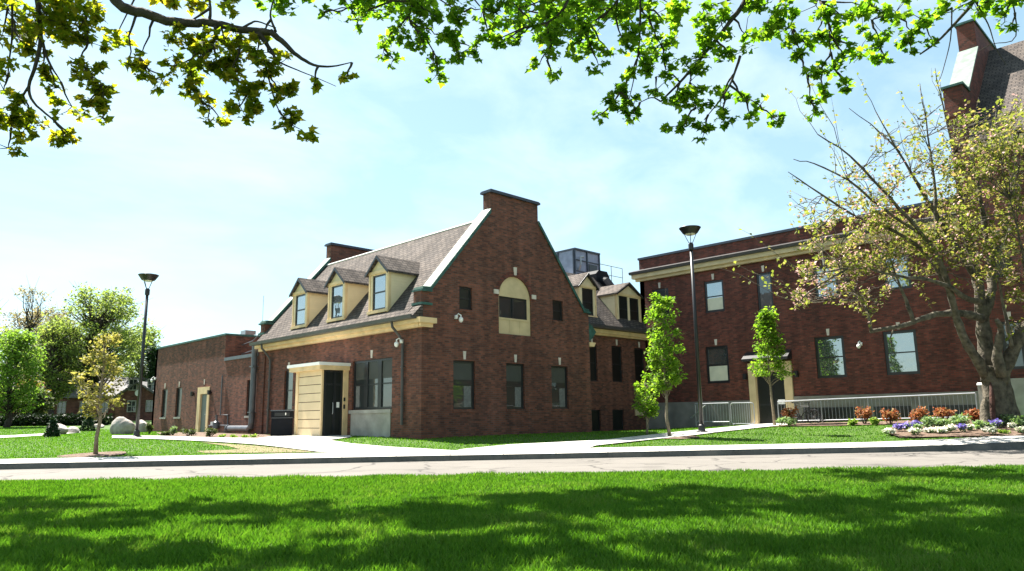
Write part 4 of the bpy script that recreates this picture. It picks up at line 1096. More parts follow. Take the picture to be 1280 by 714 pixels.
# ------------------------------------------------------------------ boulders, conifers, shrubs
def boulder(px, py, w_px, h_px, label, seed):
    c = gp(px, py); k = depth(c) / FPX; r = np.random.default_rng(seed)
    bm = bmesh.new(); bmesh.ops.create_icosphere(bm, subdivisions=4, radius=1)
    ax = r.normal(size=(9, 3)); ax /= np.linalg.norm(ax, axis=1)[:, None]; off = r.uniform(.72, .95, 9)
    ph = r.uniform(0, 6, 6)
    for v in bm.verts:
        p = np.array(v.co)
        for a, o in zip(ax, off):
            e = p @ a - o
            if e > 0: p = p - a * e * .8
        p *= 1 + .05 * math.sin(4 * p[0] + ph[0]) * math.sin(5 * p[1] + ph[1]) + .025 * math.sin(11 * p[2] + ph[2]) * math.sin(12 * p[0] + ph[3])
        v.co = (p[0] * w_px * k * .54, p[1] * w_px * k * .42, (p[2] + .62) * h_px * k * .64 - .06)
    me = bpy.data.meshes.new('boulder'); bm.to_mesh(me); bm.free()
    me.polygons.foreach_set('use_smooth', [True] * len(me.polygons))
    o = link('boulder', me, M['rock']); o.location = c; o.rotation_euler = (0, 0, HEAD - math.pi / 2 + r.uniform(-.3, .3))
    return tag(o, label, 'boulder', 'boulders on the left lawn')
boulder(70.5, 543.5, 25, 15, 'rounded pale boulder left of the small dark conifer', 11)
boulder(91, 541.5, 15, 9, 'low pointed boulder just right of the small dark conifer', 12)
boulder(123, 535, 14, 6, 'small boulder peeping out behind the sapling trunk', 13)
boulder(152, 543, 29, 23, 'largest boulder, beside the street lamp', 14)
boulder(177, 540.5, 20, 16, 'pale boulder between the street lamp and the low brick wing', 15)

def clumpy(name, label, cat, base, w, h, n, leaf, lm, group, seed, stem=True, cone=False, flat=.2, extra=None):
    """a bush: many small leaves in lumps above a few stems"""
    r = np.random.default_rng(seed); base = np.array(base, float)
    t = thing(name, label, cat, base, group)
    Ps = []
    if cone:
        f = r.uniform(0, 1, n) ** 1.3; th_ = r.uniform(0, 2 * math.pi, n); rr = w / 2 * (1 - f) ** .8 * (.75 + .25 * r.uniform(size=n)) + .03
        Ps = np.stack([base[0] + rr * np.cos(th_), base[1] + rr * np.sin(th_), base[2] + .04 + f * h], 1)
    else:
        k = 9
        for i in range(k):
            th_ = r.uniform(0, 6.28); q = w / 2 * .62 * r.uniform() ** .5
            c = base + np.array([q * math.cos(th_), q * math.sin(th_), h * r.uniform(.35, .78)])
            Ps.append(blob(c, (w * .24, w * .24, h * .24), n // k, r))
        Ps = np.concatenate(Ps)
    np_mesh('foliage', leaves(Ps, leaf, LEAF4, flat, .1, r), 4, lm, t)
    if stem:
        mb = MB()
        for i in range(1 if cone else 6):
            a = r.uniform(0, 6.28); q = 0 if cone else w * .3
            mb.tube(wob(base + (0, 0, -.03), base + np.array([q * math.cos(a), q * math.sin(a), h * (.85 if cone else .6)]), 3, .08, 0, r), [.02, .016, .012, .006], 5)
        mb.build('stems', M['bark_dark'], t)
    if extra:
        mt, nf, fs = extra
        F = blob(base + (0, 0, h * .72), (w * .5, w * .5, h * .3), nf, r)
        np_mesh('blossoms', leaves(F, fs, LEAF4, .3, 0, r), 4, mt, t)
    return t
def px_bush(name, label, cat, px, py, wpx, hpx, n, leaf, lm, group, seed, **k):
    c = gp(px, py); q = depth(c) / FPX
    return clumpy(name, label, cat, c, wpx * q, hpx * q, n, leaf, lm, group, seed, **k)
px_bush('dwarf_conifer', 'small dark cone shaped conifer between two boulders', 'conifer', 64.5, 546.5, 15, 22, 900, .13, M['conifer'], 'small conifers on the left lawn', 21, cone=True)
px_bush('dwarf_conifer', 'small dark conifer left of the sapling, no boulder before it', 'conifer', 109.5, 539, 17, 19, 900, .14, M['conifer'], 'small conifers on the left lawn', 22, cone=True)
for i, (px, py, w_, h_, lb) in enumerate(((208, 545.5, 14, 7, 'low dark shrub under the left slit windows'), (216, 545, 11, 13, 'pale upright shrub between slit windows and door'), (235, 546, 20, 12, 'dense dark shrub just left of the grey door'),
                                          (263, 547, 17, 12, 'dark shrub just right of the grey door'), (186, 543, 9, 16, 'bushy green shrub against the pale boulder by the wing corner'))):
    px_bush('foundation_shrub', lb, 'shrub', px, py, w_, h_, 420, .09, M['peren'] if i == 1 else M['shrub'], 'shrubs along the low brick wing', 30 + i)
for i, (px, py) in enumerate(((277, 548), (291, 548.3), (305, 548.3), (317, 548))):
    px_bush('ground_cover_plant', ('lime ground plant below the white regulator', 'lime ground plant below the pipe end', 'lime ground plant below the middle of the thick pipe', 'lime ground plant below the pipe elbow')[i], 'plant', px, py, 11, 5, 160, .07, M['lime'], 'low plants under the thick pipe', 40 + i, stem=False)
GR = 'orange shrubs along the railing'
for i, (px, py, w_, h_, lb) in enumerate(((874, 533.5, 11, 21, 'narrow orange shrub just left of the right street lamp'), (988, 532.5, 24, 27, 'red shrub in front of the bicycle'), (1081, 531, 25, 24, 'orange shrub first to the right of the bicycle'),
                                          (1113, 531, 26, 23, 'orange shrub at the left edge of the flower bed'), (1149, 531.5, 22, 24, 'leaning orange shrub above the purple flowers'), (1182, 528.5, 25, 24, 'fullest orange shrub behind the pale green perennials'),
                                          (1218, 529, 20, 18, 'small red shrub beside the cherry trunk'))):
    px_bush('orange_shrub', lb, 'shrub', px, py, w_, h_, 520, .11, M['rust'], GR, 50 + i)
GP = 'green perennials in the flower bed'
for i, (px, py, w_, h_, lb) in enumerate(((984, 533.5, 27, 13, 'pale green perennial below the red shrub by the bicycle'), (1066, 532.5, 9, 8, 'small lime plant left of the first orange shrub'), (1093, 532, 10, 9, 'small lime plant right of the first orange shrub'),
                                          (1163, 537, 26, 17, 'pale green perennial right of the leaning orange shrub'), (1178, 537, 24, 14, 'pale green perennial below the fullest orange shrub'), (1203, 536, 28, 19, 'tall pale green perennial before the red shrub'),
                                          (1226, 538, 20, 12, 'green perennial left of the cherry trunk foot'), (1262, 534, 22, 16, 'green perennial right of the cherry trunk foot'), (1278, 536, 18, 16, 'green perennial at the right edge of the photo'), (1147, 541, 14, 10, 'green perennial between two white flower clumps'))):
    px_bush('perennial', lb, 'plant', px, py, w_, h_, 420, .11, M['lime'] if i in (1, 2) else M['peren'], GP, 70 + i, stem=False)
GW = 'white flower clumps in the bed'
for i, (px, py, w_, h_, lb) in enumerate(((1112, 545, 16, 9, 'white flower clump at the left tip of the bed'), (1144, 545.5, 15, 10, 'white flower clump below the purple drift'), (1163, 543, 14, 8, 'white flower clump right of the purple drift'), (1176, 543.5, 16, 9, 'creamy white flower clump at the middle of the bed front'),
                                          (1189, 542.5, 15, 11, 'white flower clump left of the lone purple one'), (1213, 540, 9, 9, 'slim white flower clump right of the lone purple one'), (1237, 545, 18, 11, 'large white flower clump before the cherry trunk'), (1277, 543, 14, 9, 'white flower clump at the right edge'), (1266, 537, 8, 8, 'small white flower clump beside the cherry trunk'))):
    px_bush('white_flowers', lb, 'flowers', px, py, w_, h_, 200, .07, M['peren'], GW, 90 + i, stem=False, extra=(M['white_fl'], 230, .08))
GV = 'purple flower clumps in the bed'
for i, (px, py, w_, h_, lb) in enumerate(((1124, 541, 14, 11, 'purple flower clump at the left of the drift'), (1135, 541, 14, 13, 'purple flower clump at the middle of the drift'), (1146, 538, 12, 12, 'purple flower clump at the right of the drift'), (1203, 542, 11, 12, 'lone bright purple flower clump mid bed'), (1246, 537, 14, 12, 'dark purple flower clump at the foot of the cherry trunk'))):
    px_bush('purple_flowers', lb, 'flowers', px, py, w_, h_, 180, .07, M['peren'], GV, 110 + i, stem=False, extra=(M['purple_fl'], 200, .08))
px_bush('yellow_flowers', 'low lime yellow flowers right of the large white clump', 'flowers', 1255, 543.5, 16, 7, 240, .07, M['lime'], None, 120, stem=False)

# ------------------------------------------------------------------ young trees
c = gp(119.5, 569); q = depth(c) / FPX
tree('young_tree', 'thin yellow green sapling in a mulch ring on the left lawn', c, 152 * q, 52 * q, 30 * q, 46, 36, .12, M['sapling'], 'twig', .055, 'young trees in mulch rings', .26, seed=5, trunk_top=.95, profile=lambda f: (.75 + .35 * math.sin(3 * f)) * (1 - .65 * f * f))
c = gp(837.5, 546.8); q = depth(c) / FPX
tree('young_tree', 'bright green columnar young tree just left of the right street lamp', c, 178 * q, 60 * q, 19.5 * q, 90, 56, .12, M['pear'], 'twig', .055, 'young trees in mulch rings', .26, seed=6, trunk_top=.95, lean=(.1, .12), profile=lambda f: .55 + .45 * math.sin(math.pi * (.15 + .7 * f)) - .35 * max(0, f - .75) * 4 * .6)
c = gp(809, 543.5); q = depth(c) / FPX
tree('young_tree', 'small bushy green tree in shade behind the columnar tree', c, 75 * q, 24 * q, 17 * q, 30, 45, .12, M['pear'], 'twig', .045, 'young trees in mulch rings', .24, seed=7, trunk_top=.9)
c = gp(968.5, 532.8); q = depth(c) / FPX
tree('young_tree', 'bright green young tree standing in front of the cream door', c, 145 * q, 64 * q, 22.5 * q, 76, 55, .14, M['pear'], 'twig', .06, 'young trees in mulch rings', .34, seed=8, trunk_top=.92, profile=lambda f: (.95 - .62 * f))

# ------------------------------------------------------------------ cherry tree
cb_ = gp(1247, 532.5); CD = depth(cb_); k_ = CD / FPX
cherry = thing('cherry_tree', 'old grey cherry tree with bronze leaves and pink blossom', 'tree', cb_)
rc = np.random.default_rng(17)
def cp(px, py, off=0.0): return at(px, py, CD + off)
mb = MB()
def limb(pts, r0, r1, off0=0, off1=0, n=9, sub=3):
    P = [np.array(cp(x, y, off0 + (off1 - off0) * i / (len(pts) - 1))) for i, (x, y) in enumerate(pts)]
    Q = smooth(P, sub); L = len(Q)
    Q = [q + rc.normal(size=3) * .012 for q in Q]
    R_ = [(r0 * (1 - i / (L - 1)) ** 1.15 + r1 * (i / (L - 1)) ** .5) * k_ * (.64 if r0 < 11 else .76) for i in range(L)]
    R_ = [a * (1 + .1 * math.sin(i * 2.1 + r0)) for i, a in enumerate(R_)]
    mb.tube(Q, R_, n); return Q
limb([(1249, 545), (1249, 530), (1246, 505), (1241, 480), (1238, 455)], 21, 14, 0, 0, 14)
limb([(1232, 545), (1234, 528), (1236, 500), (1238, 475)], 11, 9, -.25, 0, 10)
limb([(1266, 545), (1264, 525), (1259, 498), (1254, 472)], 13, 9, -.2, 0, 10)
mains = [([(1239, 478), (1234, 445), (1230, 415), (1227, 390), (1222, 350), (1215, 320), (1205, 290), (1195, 255)], 14, 3, 0, .6),
         ([(1228, 398), (1212, 394), (1190, 391), (1160, 396), (1128, 407), (1088, 414)], 8, 3.4, 0, -1.2),
         ([(1232, 470), (1218, 445), (1206, 425), (1195, 395), (1186, 360), (1176, 330), (1150, 290), (1110, 245), (1062, 195), (1022, 168)], 10, 1.0, 0, -1.6),
         ([(1248, 478), (1258, 455), (1272, 425), (1290, 395), (1318, 350), (1340, 300)], 13, 3, 0, -1),
         ([(1252, 470), (1247, 440), (1252, 415), (1246, 400)], 10, 4, -.4, -.9),
         ([(1229, 400), (1238, 370), (1240, 340), (1236, 310), (1228, 265), (1220, 220), (1210, 180)], 10, 2, .1, 1.6),
         ([(1222, 350), (1205, 325), (1180, 285), (1150, 235), (1120, 185), (1095, 140)], 7, .9, .1, .4),
         ([(1226, 378), (1205, 372), (1190, 360), (1160, 350), (1120, 345), (1070, 335), (1010, 345)], 6, 1, -.3, -2.2),
         ([(1142, 402), (1132, 375), (1122, 350), (1112, 320)], 4, 1.2, -.9, -.5), ([(1089, 414), (1085, 395), (1078, 375), (1062, 352)], 3, 1, -1.2, -1.5),
         ([(1234, 335), (1250, 300), (1262, 260), (1270, 215), (1265, 165)], 7, 1.2, .3, 1.5), ([(1265, 435), (1258, 400), (1250, 360), (1244, 325)], 4, 1.2, -.8, -.6),
         ([(1186, 362), (1160, 320), (1120, 290), (1070, 270), (1010, 232), (985, 215)], 5, .7, -.3, -1.4), ([(1176, 332), (1170, 280), (1168, 230), (1160, 170), (1150, 105)], 5, .7, -.2, .8),
         ([(1205, 292), (1200, 240), (1192, 190), (1178, 130), (1168, 85)], 4, .6, .4, 1.0), ([(1150, 292), (1105, 262), (1060, 225), (1018, 205), (992, 200)], 3, .6, -1, -2.2), ([(1125, 190), (1100, 165), (1060, 135)], 2, .5, .3, .2),
         ([(1290, 395), (1285, 350), (1275, 300), (1262, 250)], 5, 1, -.8, -1.6), ([(1060, 335), (1035, 350), (1012, 365), (992, 388)], 2, .8, -2, -2.4), ([(1120, 407), (1112, 425), (1118, 440)], 1.6, .7, -1, -1.1)]
ends = []
for pts, r0, r1, o0, o1 in mains:
    Q = limb(pts, r0, r1, o0, o1); ends += [np.array(x) for x in Q[len(Q) // 2:]]
ends = np.array(ends)
lk = [(1030, 300, 20, 70), (1060, 285, 22, 110), (1082, 312, 22, 130), (1100, 275, 24, 150), (1122, 302, 24, 160), (1142, 265, 24, 160), (1160, 300, 24, 170), (1182, 272, 26, 170), (1200, 240, 24, 150), (1220, 285, 26, 170), (1242, 255, 26, 170), (1262, 292, 26, 170), (1276, 245, 22, 150), (1150, 332, 22, 130), (1112, 338, 20, 130), (1076, 340, 20, 110), (1050, 322, 20, 110), (1190, 320, 24, 130), (1242, 335, 22, 110), (1266, 335, 20, 110), (1272, 375, 14, 70), (1258, 205, 24, 120), (1232, 212, 24, 120), (1202, 195, 22, 90), (1172, 220, 24, 110), (1140, 205, 22, 70), (1110, 228, 22, 90), (1082, 245, 20, 80), (1052, 255, 18, 60), (1020, 270, 16, 35), (1012, 342, 14, 60), (1002, 372, 10, 40), (1030, 355, 16, 70), (1062, 362, 16, 60), (1086, 385, 10, 25), (1150, 150, 20, 26), (1200, 150, 24, 50), (1240, 165, 22, 60), (1110, 180, 20, 26), (1276, 412, 10, 40), (1272, 180, 18, 60), (1060, 215, 16, 22), (1215, 320, 18, 70), (1300, 300, 30, 160), (1310, 230, 30, 140), (1215, 170, 22, 90), (1245, 190, 22, 110), (1275, 150, 18, 70), (1190, 215, 20, 90), (1135, 318, 20, 90), (1200, 280, 20, 110)]
LP, BP = [], []
for px, py, rp_, n_l in lk:
    for _ in range(4):
        o = rc.uniform(-2.2, 1.8); c = cp(px + rc.normal() * rp_ * .55, py + rc.normal() * rp_ * .55, o)
        j = np.argmin(((ends - c) ** 2).sum(1)); st = ends[j]
        mb.tube(wob(st, c, 4, .07, .05, rc), [.02, .016, .012, .009, .005], 5)
        for _ in range(5):
            e = c + rc.normal(size=3) * rp_ * k_ * .5 + (0, 0, rp_ * k_ * .18)
            mb.tube(wob(c - (c - st) * rc.uniform(0, .5), e, 2, .1, 0, rc), [.013, .009, .004], 4)
            nn = max(2, int(n_l / 7.2 * rc.uniform(.5, 1.5)))
            LP.append(blob(e, rp_ * k_ * .34, nn, rc))
            pk = 1.2 if px < 1045 and py > 320 else (.55 if px < 1130 else .28)
            BP.append(blob(e, rp_ * k_ * .32, int(nn * pk * .8), rc))
for _ in range(70):       # long bare shoots rising from the crown
    j = rc.integers(len(ends)); st = ends[j]; fk = np.array(cp(1232, 420)); dv = (st - fk); dv = dv / np.linalg.norm(dv) + rc.normal(size=3) * .22 + np.array([0, 0, .35])
    L = rc.uniform(1.0, 3.0); e = st + dv / np.linalg.norm(dv) * L
    if st[2] > 4.0:
        mb.tube(wob(st, e, 4, .04, .02, rc), [.013, .011, .008, .006, .003], 4)
        LP.append(np.array([st + (e - st) * f for f in rc.uniform(.2, 1, 12)]) + rc.normal(size=(12, 3)) * .05)
mb.build('trunk', M['bark_cherry'], cherry, smooth=True)
mb = MB()
Q = [cp(1243, 535, -.62), cp(1241, 515, -.58), cp(1240, 495, -.5), cp(1238, 478, -.36)]
mb.tube(Q, [.06, .09, .08, .03], 8); mb.build('heartwood', M['bark_red'], cherry, smooth=True)
np_mesh('leaves', leaves(np.concatenate(LP), .14, LEAF4, .3, .4, rc), 4, M['cherry_leaf'], cherry)
np_mesh('blossoms', leaves(np.concatenate([b for b in BP if len(b)]), .11, LEAF4, .2, .1, rc), 4, M['blossom'], cherry)

# ------------------------------------------------------------------ the two maples overhead (trunks stand behind the camera)
def maple(name, label, base, trunk, visible_limbs, blobs, shade, lm, seed, bark):
    r = np.random.default_rng(seed); base = np.array(base, float)
    t = thing(name, label, 'tree', base, 'big maples overhanging the front lawn')
    mb = MB(); TP = [base + np.array(p) for p in trunk]
    mb.tube([TP[0] + (0, 0, -.2), TP[0] + (0, 0, .4)] + TP[1:], [.62, .45] + list(np.linspace(.42, .2, len(TP) - 1)), 14)
    nodes = []
    for pts, r0, r1, feed in visible_limbs:
        P = [np.array(at(*p)) for p in pts]
        F = [TP[feed], (TP[feed] * .6 + P[0] * .4) + (0, 0, .7), (TP[feed] * .25 + P[0] * .75) + (0, 0, .5)] if feed is not None else []
        full = F + P; Q = smooth(full, 4); n = len(Q)
        Q = [q + r.normal(size=3) * .1 * (r0 + (r1 - r0) * i / n) for i, q in enumerate(Q)]
        R0 = r0 * (1.35 if F else 1)
        mb.tube(Q, [R0 + (r1 - R0) * (i / (n - 1)) ** .8 for i in range(n)], 8)
        nodes += Q[(12 if F else 0):]
    LPs, SPs = [], []
    nodes = [np.array(q) for q in nodes]
    for px, py, rpx, dep_, cnt in blobs:
        c = np.array(at(px, py - 5, dep_)); rad = rpx * dep_ / FPX
        ND = np.array(nodes); j = np.argmin(((ND - c) ** 2).sum(1) + 3 * np.maximum(0, c[2] - ND[:, 2] + .2)); st = ND[j]
        Q = wob(st, c, 4, .08, -.02, r); mb.tube(Q, [.02, .016, .012, .009, .005], 5)
        if np.linalg.norm(st - c) < 2.5: nodes.append(c)
        for _ in range(4):
            e = c + r.normal(size=3) * rad * .7; mb.tube(wob(c, e, 2, .1, 0, r), [.007, .005, .003], 4)
            LPs.append(blob(e, (rad * .7, rad * .7, rad * .55), max(3, int(cnt / 1.3 * r.uniform(.6, 1.4))), r))
    if shade:
        for c, rad, cnt in shade:
            c = np.array(c); 
            j = np.argmin(((np.array(TP[1:]) - c) ** 2).sum(1)) + 1
            mb.tube(wob(TP[j], c, 6, .05, .08, r), np.linspace(.14, .02, 7), 6)
            for _ in range(13):
                e = c + r.normal(size=3) * rad * .62 * np.array([1, 1, .6]); mb.tube(wob(c, e, 2, .1, 0, r), [.03, .02, .008], 4)
                q_ = r.uniform(.16, .42); SPs.append(blob(e, (rad * q_, rad * q_, rad * q_ * .7), max(4, int(cnt * 1.9 / 13 * (q_ / .3) ** 2)), r))
    mb.build('trunk', M[bark], t, smooth=True)
    np_mesh('crown', np.concatenate([leaves(np.concatenate(LPs), .1, MAPLE, .38, .5, r), leaves(np.concatenate(SPs), .17, MAPLE, .6, .3, r)]), len(MAPLE), lm, t)
    return t
def shade_at(px, py, rad, cnt, hgt):
    """crown clump that throws its shadow on the lawn spot seen at a pixel"""
    p = gp(px, py); return (p + np.array(SUN) / SUN.z * hgt, rad, cnt)
DL, DR = 10.5, 11.0
bl_left = [(10, 15, 26, DL, 46), (45, 20, 26, DL, 46), (80, 15, 26, DL, 50), (108, 25, 18, DL, 40), (25, 50, 20, DL, 30), (95, 50, 18, DL, 36), (110, 58, 12, DL, 26), (62, 30, 22, DL, 36), (30, 65, 10, DL, 14), (5, 38, 14, DL, 22),
           (55, 88, 12, DL, 24), (97, 83, 12, DL, 26), (113, 98, 14, DL, 28), (127, 110, 12, DL, 24), (130, 130, 9, DL, 16), (90, 138, 13, DL, 20), (108, 140, 9, DL, 12), (118, 118, 10, DL, 16), (10, 100, 14, DL, 14), (5, 118, 10, DL, 12), (18, 150, 17, DL, 40), (40, 147, 13, DL, 28), (8, 160, 13, DL, 26), (88, 184, 15, DL, 36), (10, 190, 13, DL, 28), (45, 60, 10, DL, 10), (70, 115, 8, DL, 6), (128, 152, 7, DL, 4), (32, 165, 10, DL, 12)]
DM = 9.6
bl_mid = [(160, 85, 7, DM, 8), (175, 78, 9, DM, 5), (186, 97, 8, DM, 9), (203, 106, 9, DM, 11), (218, 88, 9, DM, 10), (222, 38, 8, DM, 8), (235, 60, 12, DM, 18), (250, 76, 13, DM, 22), (240, 96, 12, DM, 18), (262, 70, 14, DM, 26), (280, 56, 15, DM, 28), (300, 62, 15, DM, 28), (320, 72, 14, DM, 24), (290, 98, 16, DM, 34), (312, 120, 14, DM, 28), (300, 138, 11, DM, 22), (317, 143, 8, DM, 14), (332, 98, 12, DM, 22), (347, 116, 12, DM, 20), (250, 128, 10, DM, 10), (262, 142, 9, DM, 9), (275, 153, 8, DM, 9), (238, 114, 10, DM, 12), (366, 162, 17, DM, 34), (352, 128, 9, DM, 9), (205, 3, 10, DM, 18), (282, 6, 10, DM, 10), (272, 85, 14, DM, 24), (325, 50, 10, DM, 8), (392, 110, 6, DM, 4), (431, 103, 6, DM, 5), (345, 85, 9, DM, 10), (210, 60, 7, DM, 3)]
bl_c = [(403, 22, 10, DR, 9), (437, 14, 13, DR, 14), (447, 30, 8, DR, 7), (465, 18, 14, DR, 20), (490, 45, 14, DR, 24), (480, 66, 9, DR, 12), (492, 80, 6, DR, 6), (510, 28, 15, DR, 28), (530, 58, 14, DR, 26), (542, 85, 9, DR, 14), (548, 96, 6, DR, 7), (560, 48, 14, DR, 26), (576, 76, 10, DR, 16), (590, 64, 9, DR, 12), (540, 22, 16, DR, 30), (572, 18, 16, DR, 28), (604, 16, 14, DR, 22), (480, 5, 16, DR, 24), (520, 5, 14, DR, 20)]
bl_right = [(612, 52, 8, DR, 10), (630, 55, 9, DR, 12), (648, 50, 9, DR, 11), (620, 22, 12, DR, 16), (648, 15, 14, DR, 20), (668, 38, 9, DR, 8), (690, 58, 11, DR, 17), (684, 80, 9, DR, 13), (692, 100, 6, DR, 7), (674, 86, 7, DR, 8), (715, 64, 11, DR, 16), (737, 60, 11, DR, 17), (748, 86, 8, DR, 10), (762, 70, 10, DR, 14), (740, 38, 12, DR, 17), (702, 28, 14, DR, 20), (770, 28, 14, DR, 20), (800, 48, 14, DR, 24), (780, 58, 11, DR, 14), (802, 84, 12, DR, 20), (788, 100, 9, DR, 12), (775, 120, 10, DR, 16), (764, 137, 9, DR, 14), (746, 150, 6, DR, 6), (786, 150, 8, DR, 12), (792, 137, 9, DR, 14), (820, 118, 11, DR, 14),
            (812, 30, 16, DR, 30), (826, 60, 13, DR, 22), (850, 36, 15, DR, 26), (870, 78, 14, DR, 26), (862, 108, 14, DR, 28), (842, 128, 12, DR, 24), (870, 140, 13, DR, 28), (852, 162, 11, DR, 22), (880, 172, 8, DR, 14), (905, 150, 9, DR, 12), (902, 125, 11, DR, 18), (932, 130, 10, DR, 12), (950, 137, 8, DR, 10), (967, 152, 7, DR, 10), (938, 152, 7, DR, 8), (832, 92, 11, DR, 16), (890, 58, 15, DR, 28), (902, 36, 15, DR, 28), (915, 75, 13, DR, 22), (932, 48, 14, DR, 24), (960, 38, 15, DR, 28), (990, 40, 14, DR, 28), (1000, 74, 9, DR, 14), (1006, 58, 11, DR, 16), (980, 18, 15, DR, 26), (1020, 48, 12, DR, 18), (1010, 100, 9, DR, 12), (1026, 92, 8, DR, 10), (1042, 55, 12, DR, 18), (1056, 75, 9, DR, 12), (1076, 66, 10, DR, 14), (1090, 30, 15, DR, 28), (1098, 58, 12, DR, 20), (1106, 78, 7, DR, 8), (1060, 26, 14, DR, 26), (1078, 12, 14, DR, 24), (1120, 20, 14, DR, 26), (1140, 46, 11, DR, 16), (1150, 28, 12, DR, 18), (1138, 62, 8, DR, 8), (1165, 54, 7, DR, 8), (1170, 28, 11, DR, 14), (1046, 90, 8, DR, 10), (1056, 106, 7, DR, 9), (1060, 116, 6, DR, 8), (1030, 118, 8, DR, 11), (1014, 130, 8, DR, 11), (1020, 145, 5, DR, 5), (1180, 22, 11, DR, 14), (1200, 8, 12, DR, 14), (1222, 18, 9, DR, 7), (1232, 8, 10, DR, 10), (1256, 26, 9, DR, 10), (1265, 40, 6, DR, 6), (1262, 10, 12, DR, 14), (1242, 4, 10, DR, 10), (840, 12, 16, DR, 30), (880, 15, 16, DR, 30), (940, 12, 16, DR, 30), (1020, 12, 14, DR, 24), (1040, 25, 12, DR, 18), (785, 8, 14, DR, 22), (740, 8, 14, DR, 20), (690, 8, 14, DR, 20), (1275, 6, 10, DR, 10)]
lx, ly = ds2w(-2.5, -6.5); rx, ry = ds2w(-3.0, 7.5)
zl = ZROAD - .02
sh_l = [shade_at(px, py, rad, cnt, hh) for px, py, rad, cnt, hh in (
    (20, 640, 1.3, 480, 11.5), (-40, 665, 1.2, 420, 11), (75, 638, .8, 220, 11.4), (110, 655, 1.0, 300, 11), (210, 645, .8, 240, 11), (300, 642, .8, 240, 11), (380, 648, 1.0, 300, 10.6), (460, 646, .9, 260, 10.6), (40, 714, 1.0, 300, 9.5), (330, 700, .8, 160, 9.4), (600, 690, .7, 150, 9.4))]
sh_r = [shade_at(px, py, rad, cnt, hh) for px, py, rad, cnt, hh in (
    (545, 640, 1.0, 280, 11.2), (620, 630, 1.0, 380, 11.6), (690, 624, 1.0, 380, 11.8), (770, 626, 1.0, 380, 11.8), (850, 622, 1.0, 360, 11.6), (920, 620, .9, 320, 11.8), (600, 655, 1.0, 340, 10.8), (680, 652, .9, 300, 10.8), (760, 640, .9, 300, 11), (860, 638, .8, 250, 11), (950, 640, .8, 260, 11), (1040, 634, 1.0, 320, 11.2), (1120, 640, .9, 300, 11.2), (1210, 634, 1.1, 400, 11.4), (1280, 636, 1.1, 400, 11.2), (1100, 597, 1.0, 240, 12.5), (1180, 599, 1.2, 330, 12.5), (1260, 597, 1.3, 360, 12.5), (1130, 700, 1.0, 340, 9.6), (1230, 700, 1.1, 420, 9.6), (1010, 705, .9, 260, 9.5), (890, 705, .8, 200, 9.4), (1275, 685, 1.0, 340, 9.8), (640, 700, .8, 160, 9.4), (500, 690, .8, 140, 9.6))]
maple('maple_tree', 'big maple with olive leaves overhanging the left of the lawn', (lx, ly, zl), [(0, 0, 0), (.1, .1, 2.2), (.3, .4, 4.2), (.8, 1.0, 6.4), (1.6, 1.8, 8.6)],
      [([(40, -60, DL), (46, 0, DL), (51, 45, DL), (45, 80, DL - .2), (36, 108, DL - .2), (42, 128, DL - .2), (62, 146, DL - .2), (84, 165, DL - .3)], .04, .01, 2),
       ([(10, -50, DL), (15, 0, DL), (15, 45, DL), (11, 82, DL)], .028, .01, 3), ([(51, 45, DL), (60, 75, DL - .1), (76, 102, DL - .2)], .03, .008, None), ([(36, 108, DL - .2), (22, 132, DL), (14, 160, DL)], .02, .008, None),
       ([(90, -90, DM), (145, 0, DM), (178, 16, DM), (208, 26, DM), (240, 29, DM), (270, 29, DM), (300, 37, DM), (338, 40, DM)], .068, .042, 3),
       ([(338, 40, DM), (356, 55, DM), (372, 70, DM), (392, 81, DM), (415, 83, DM), (440, 78, DM)], .045, .006, None), ([(322, 40, DM), (335, 58, DM), (347, 77, DM)], .045, .012, None), ([(270, 33, DM), (268, 50, DM), (252, 75, DM), (235, 95, DM)], .035, .008, None),
       ([(262, 26, DM), (263, 10, DM), (258, -30, DM)], .025, .012, None), ([(300, 37, DM), (312, 30, DM), (322, 27, DM), (345, 35, DM)], .02, .008, None), ([(345, 40, DM), (338, 20, DM), (342, 0, DM), (350, -30, DM)], .018, .006, None), ([(347, 77, DM), (365, 85, DM), (390, 95, DM), (420, 108, DM)], .014, .004, None), ([(330, 75, DM), (345, 130, DM), (360, 155, DM)], .014, .005, None)],
      bl_left + bl_mid, sh_l, M['maple_left'], 101, 'bark_dark')
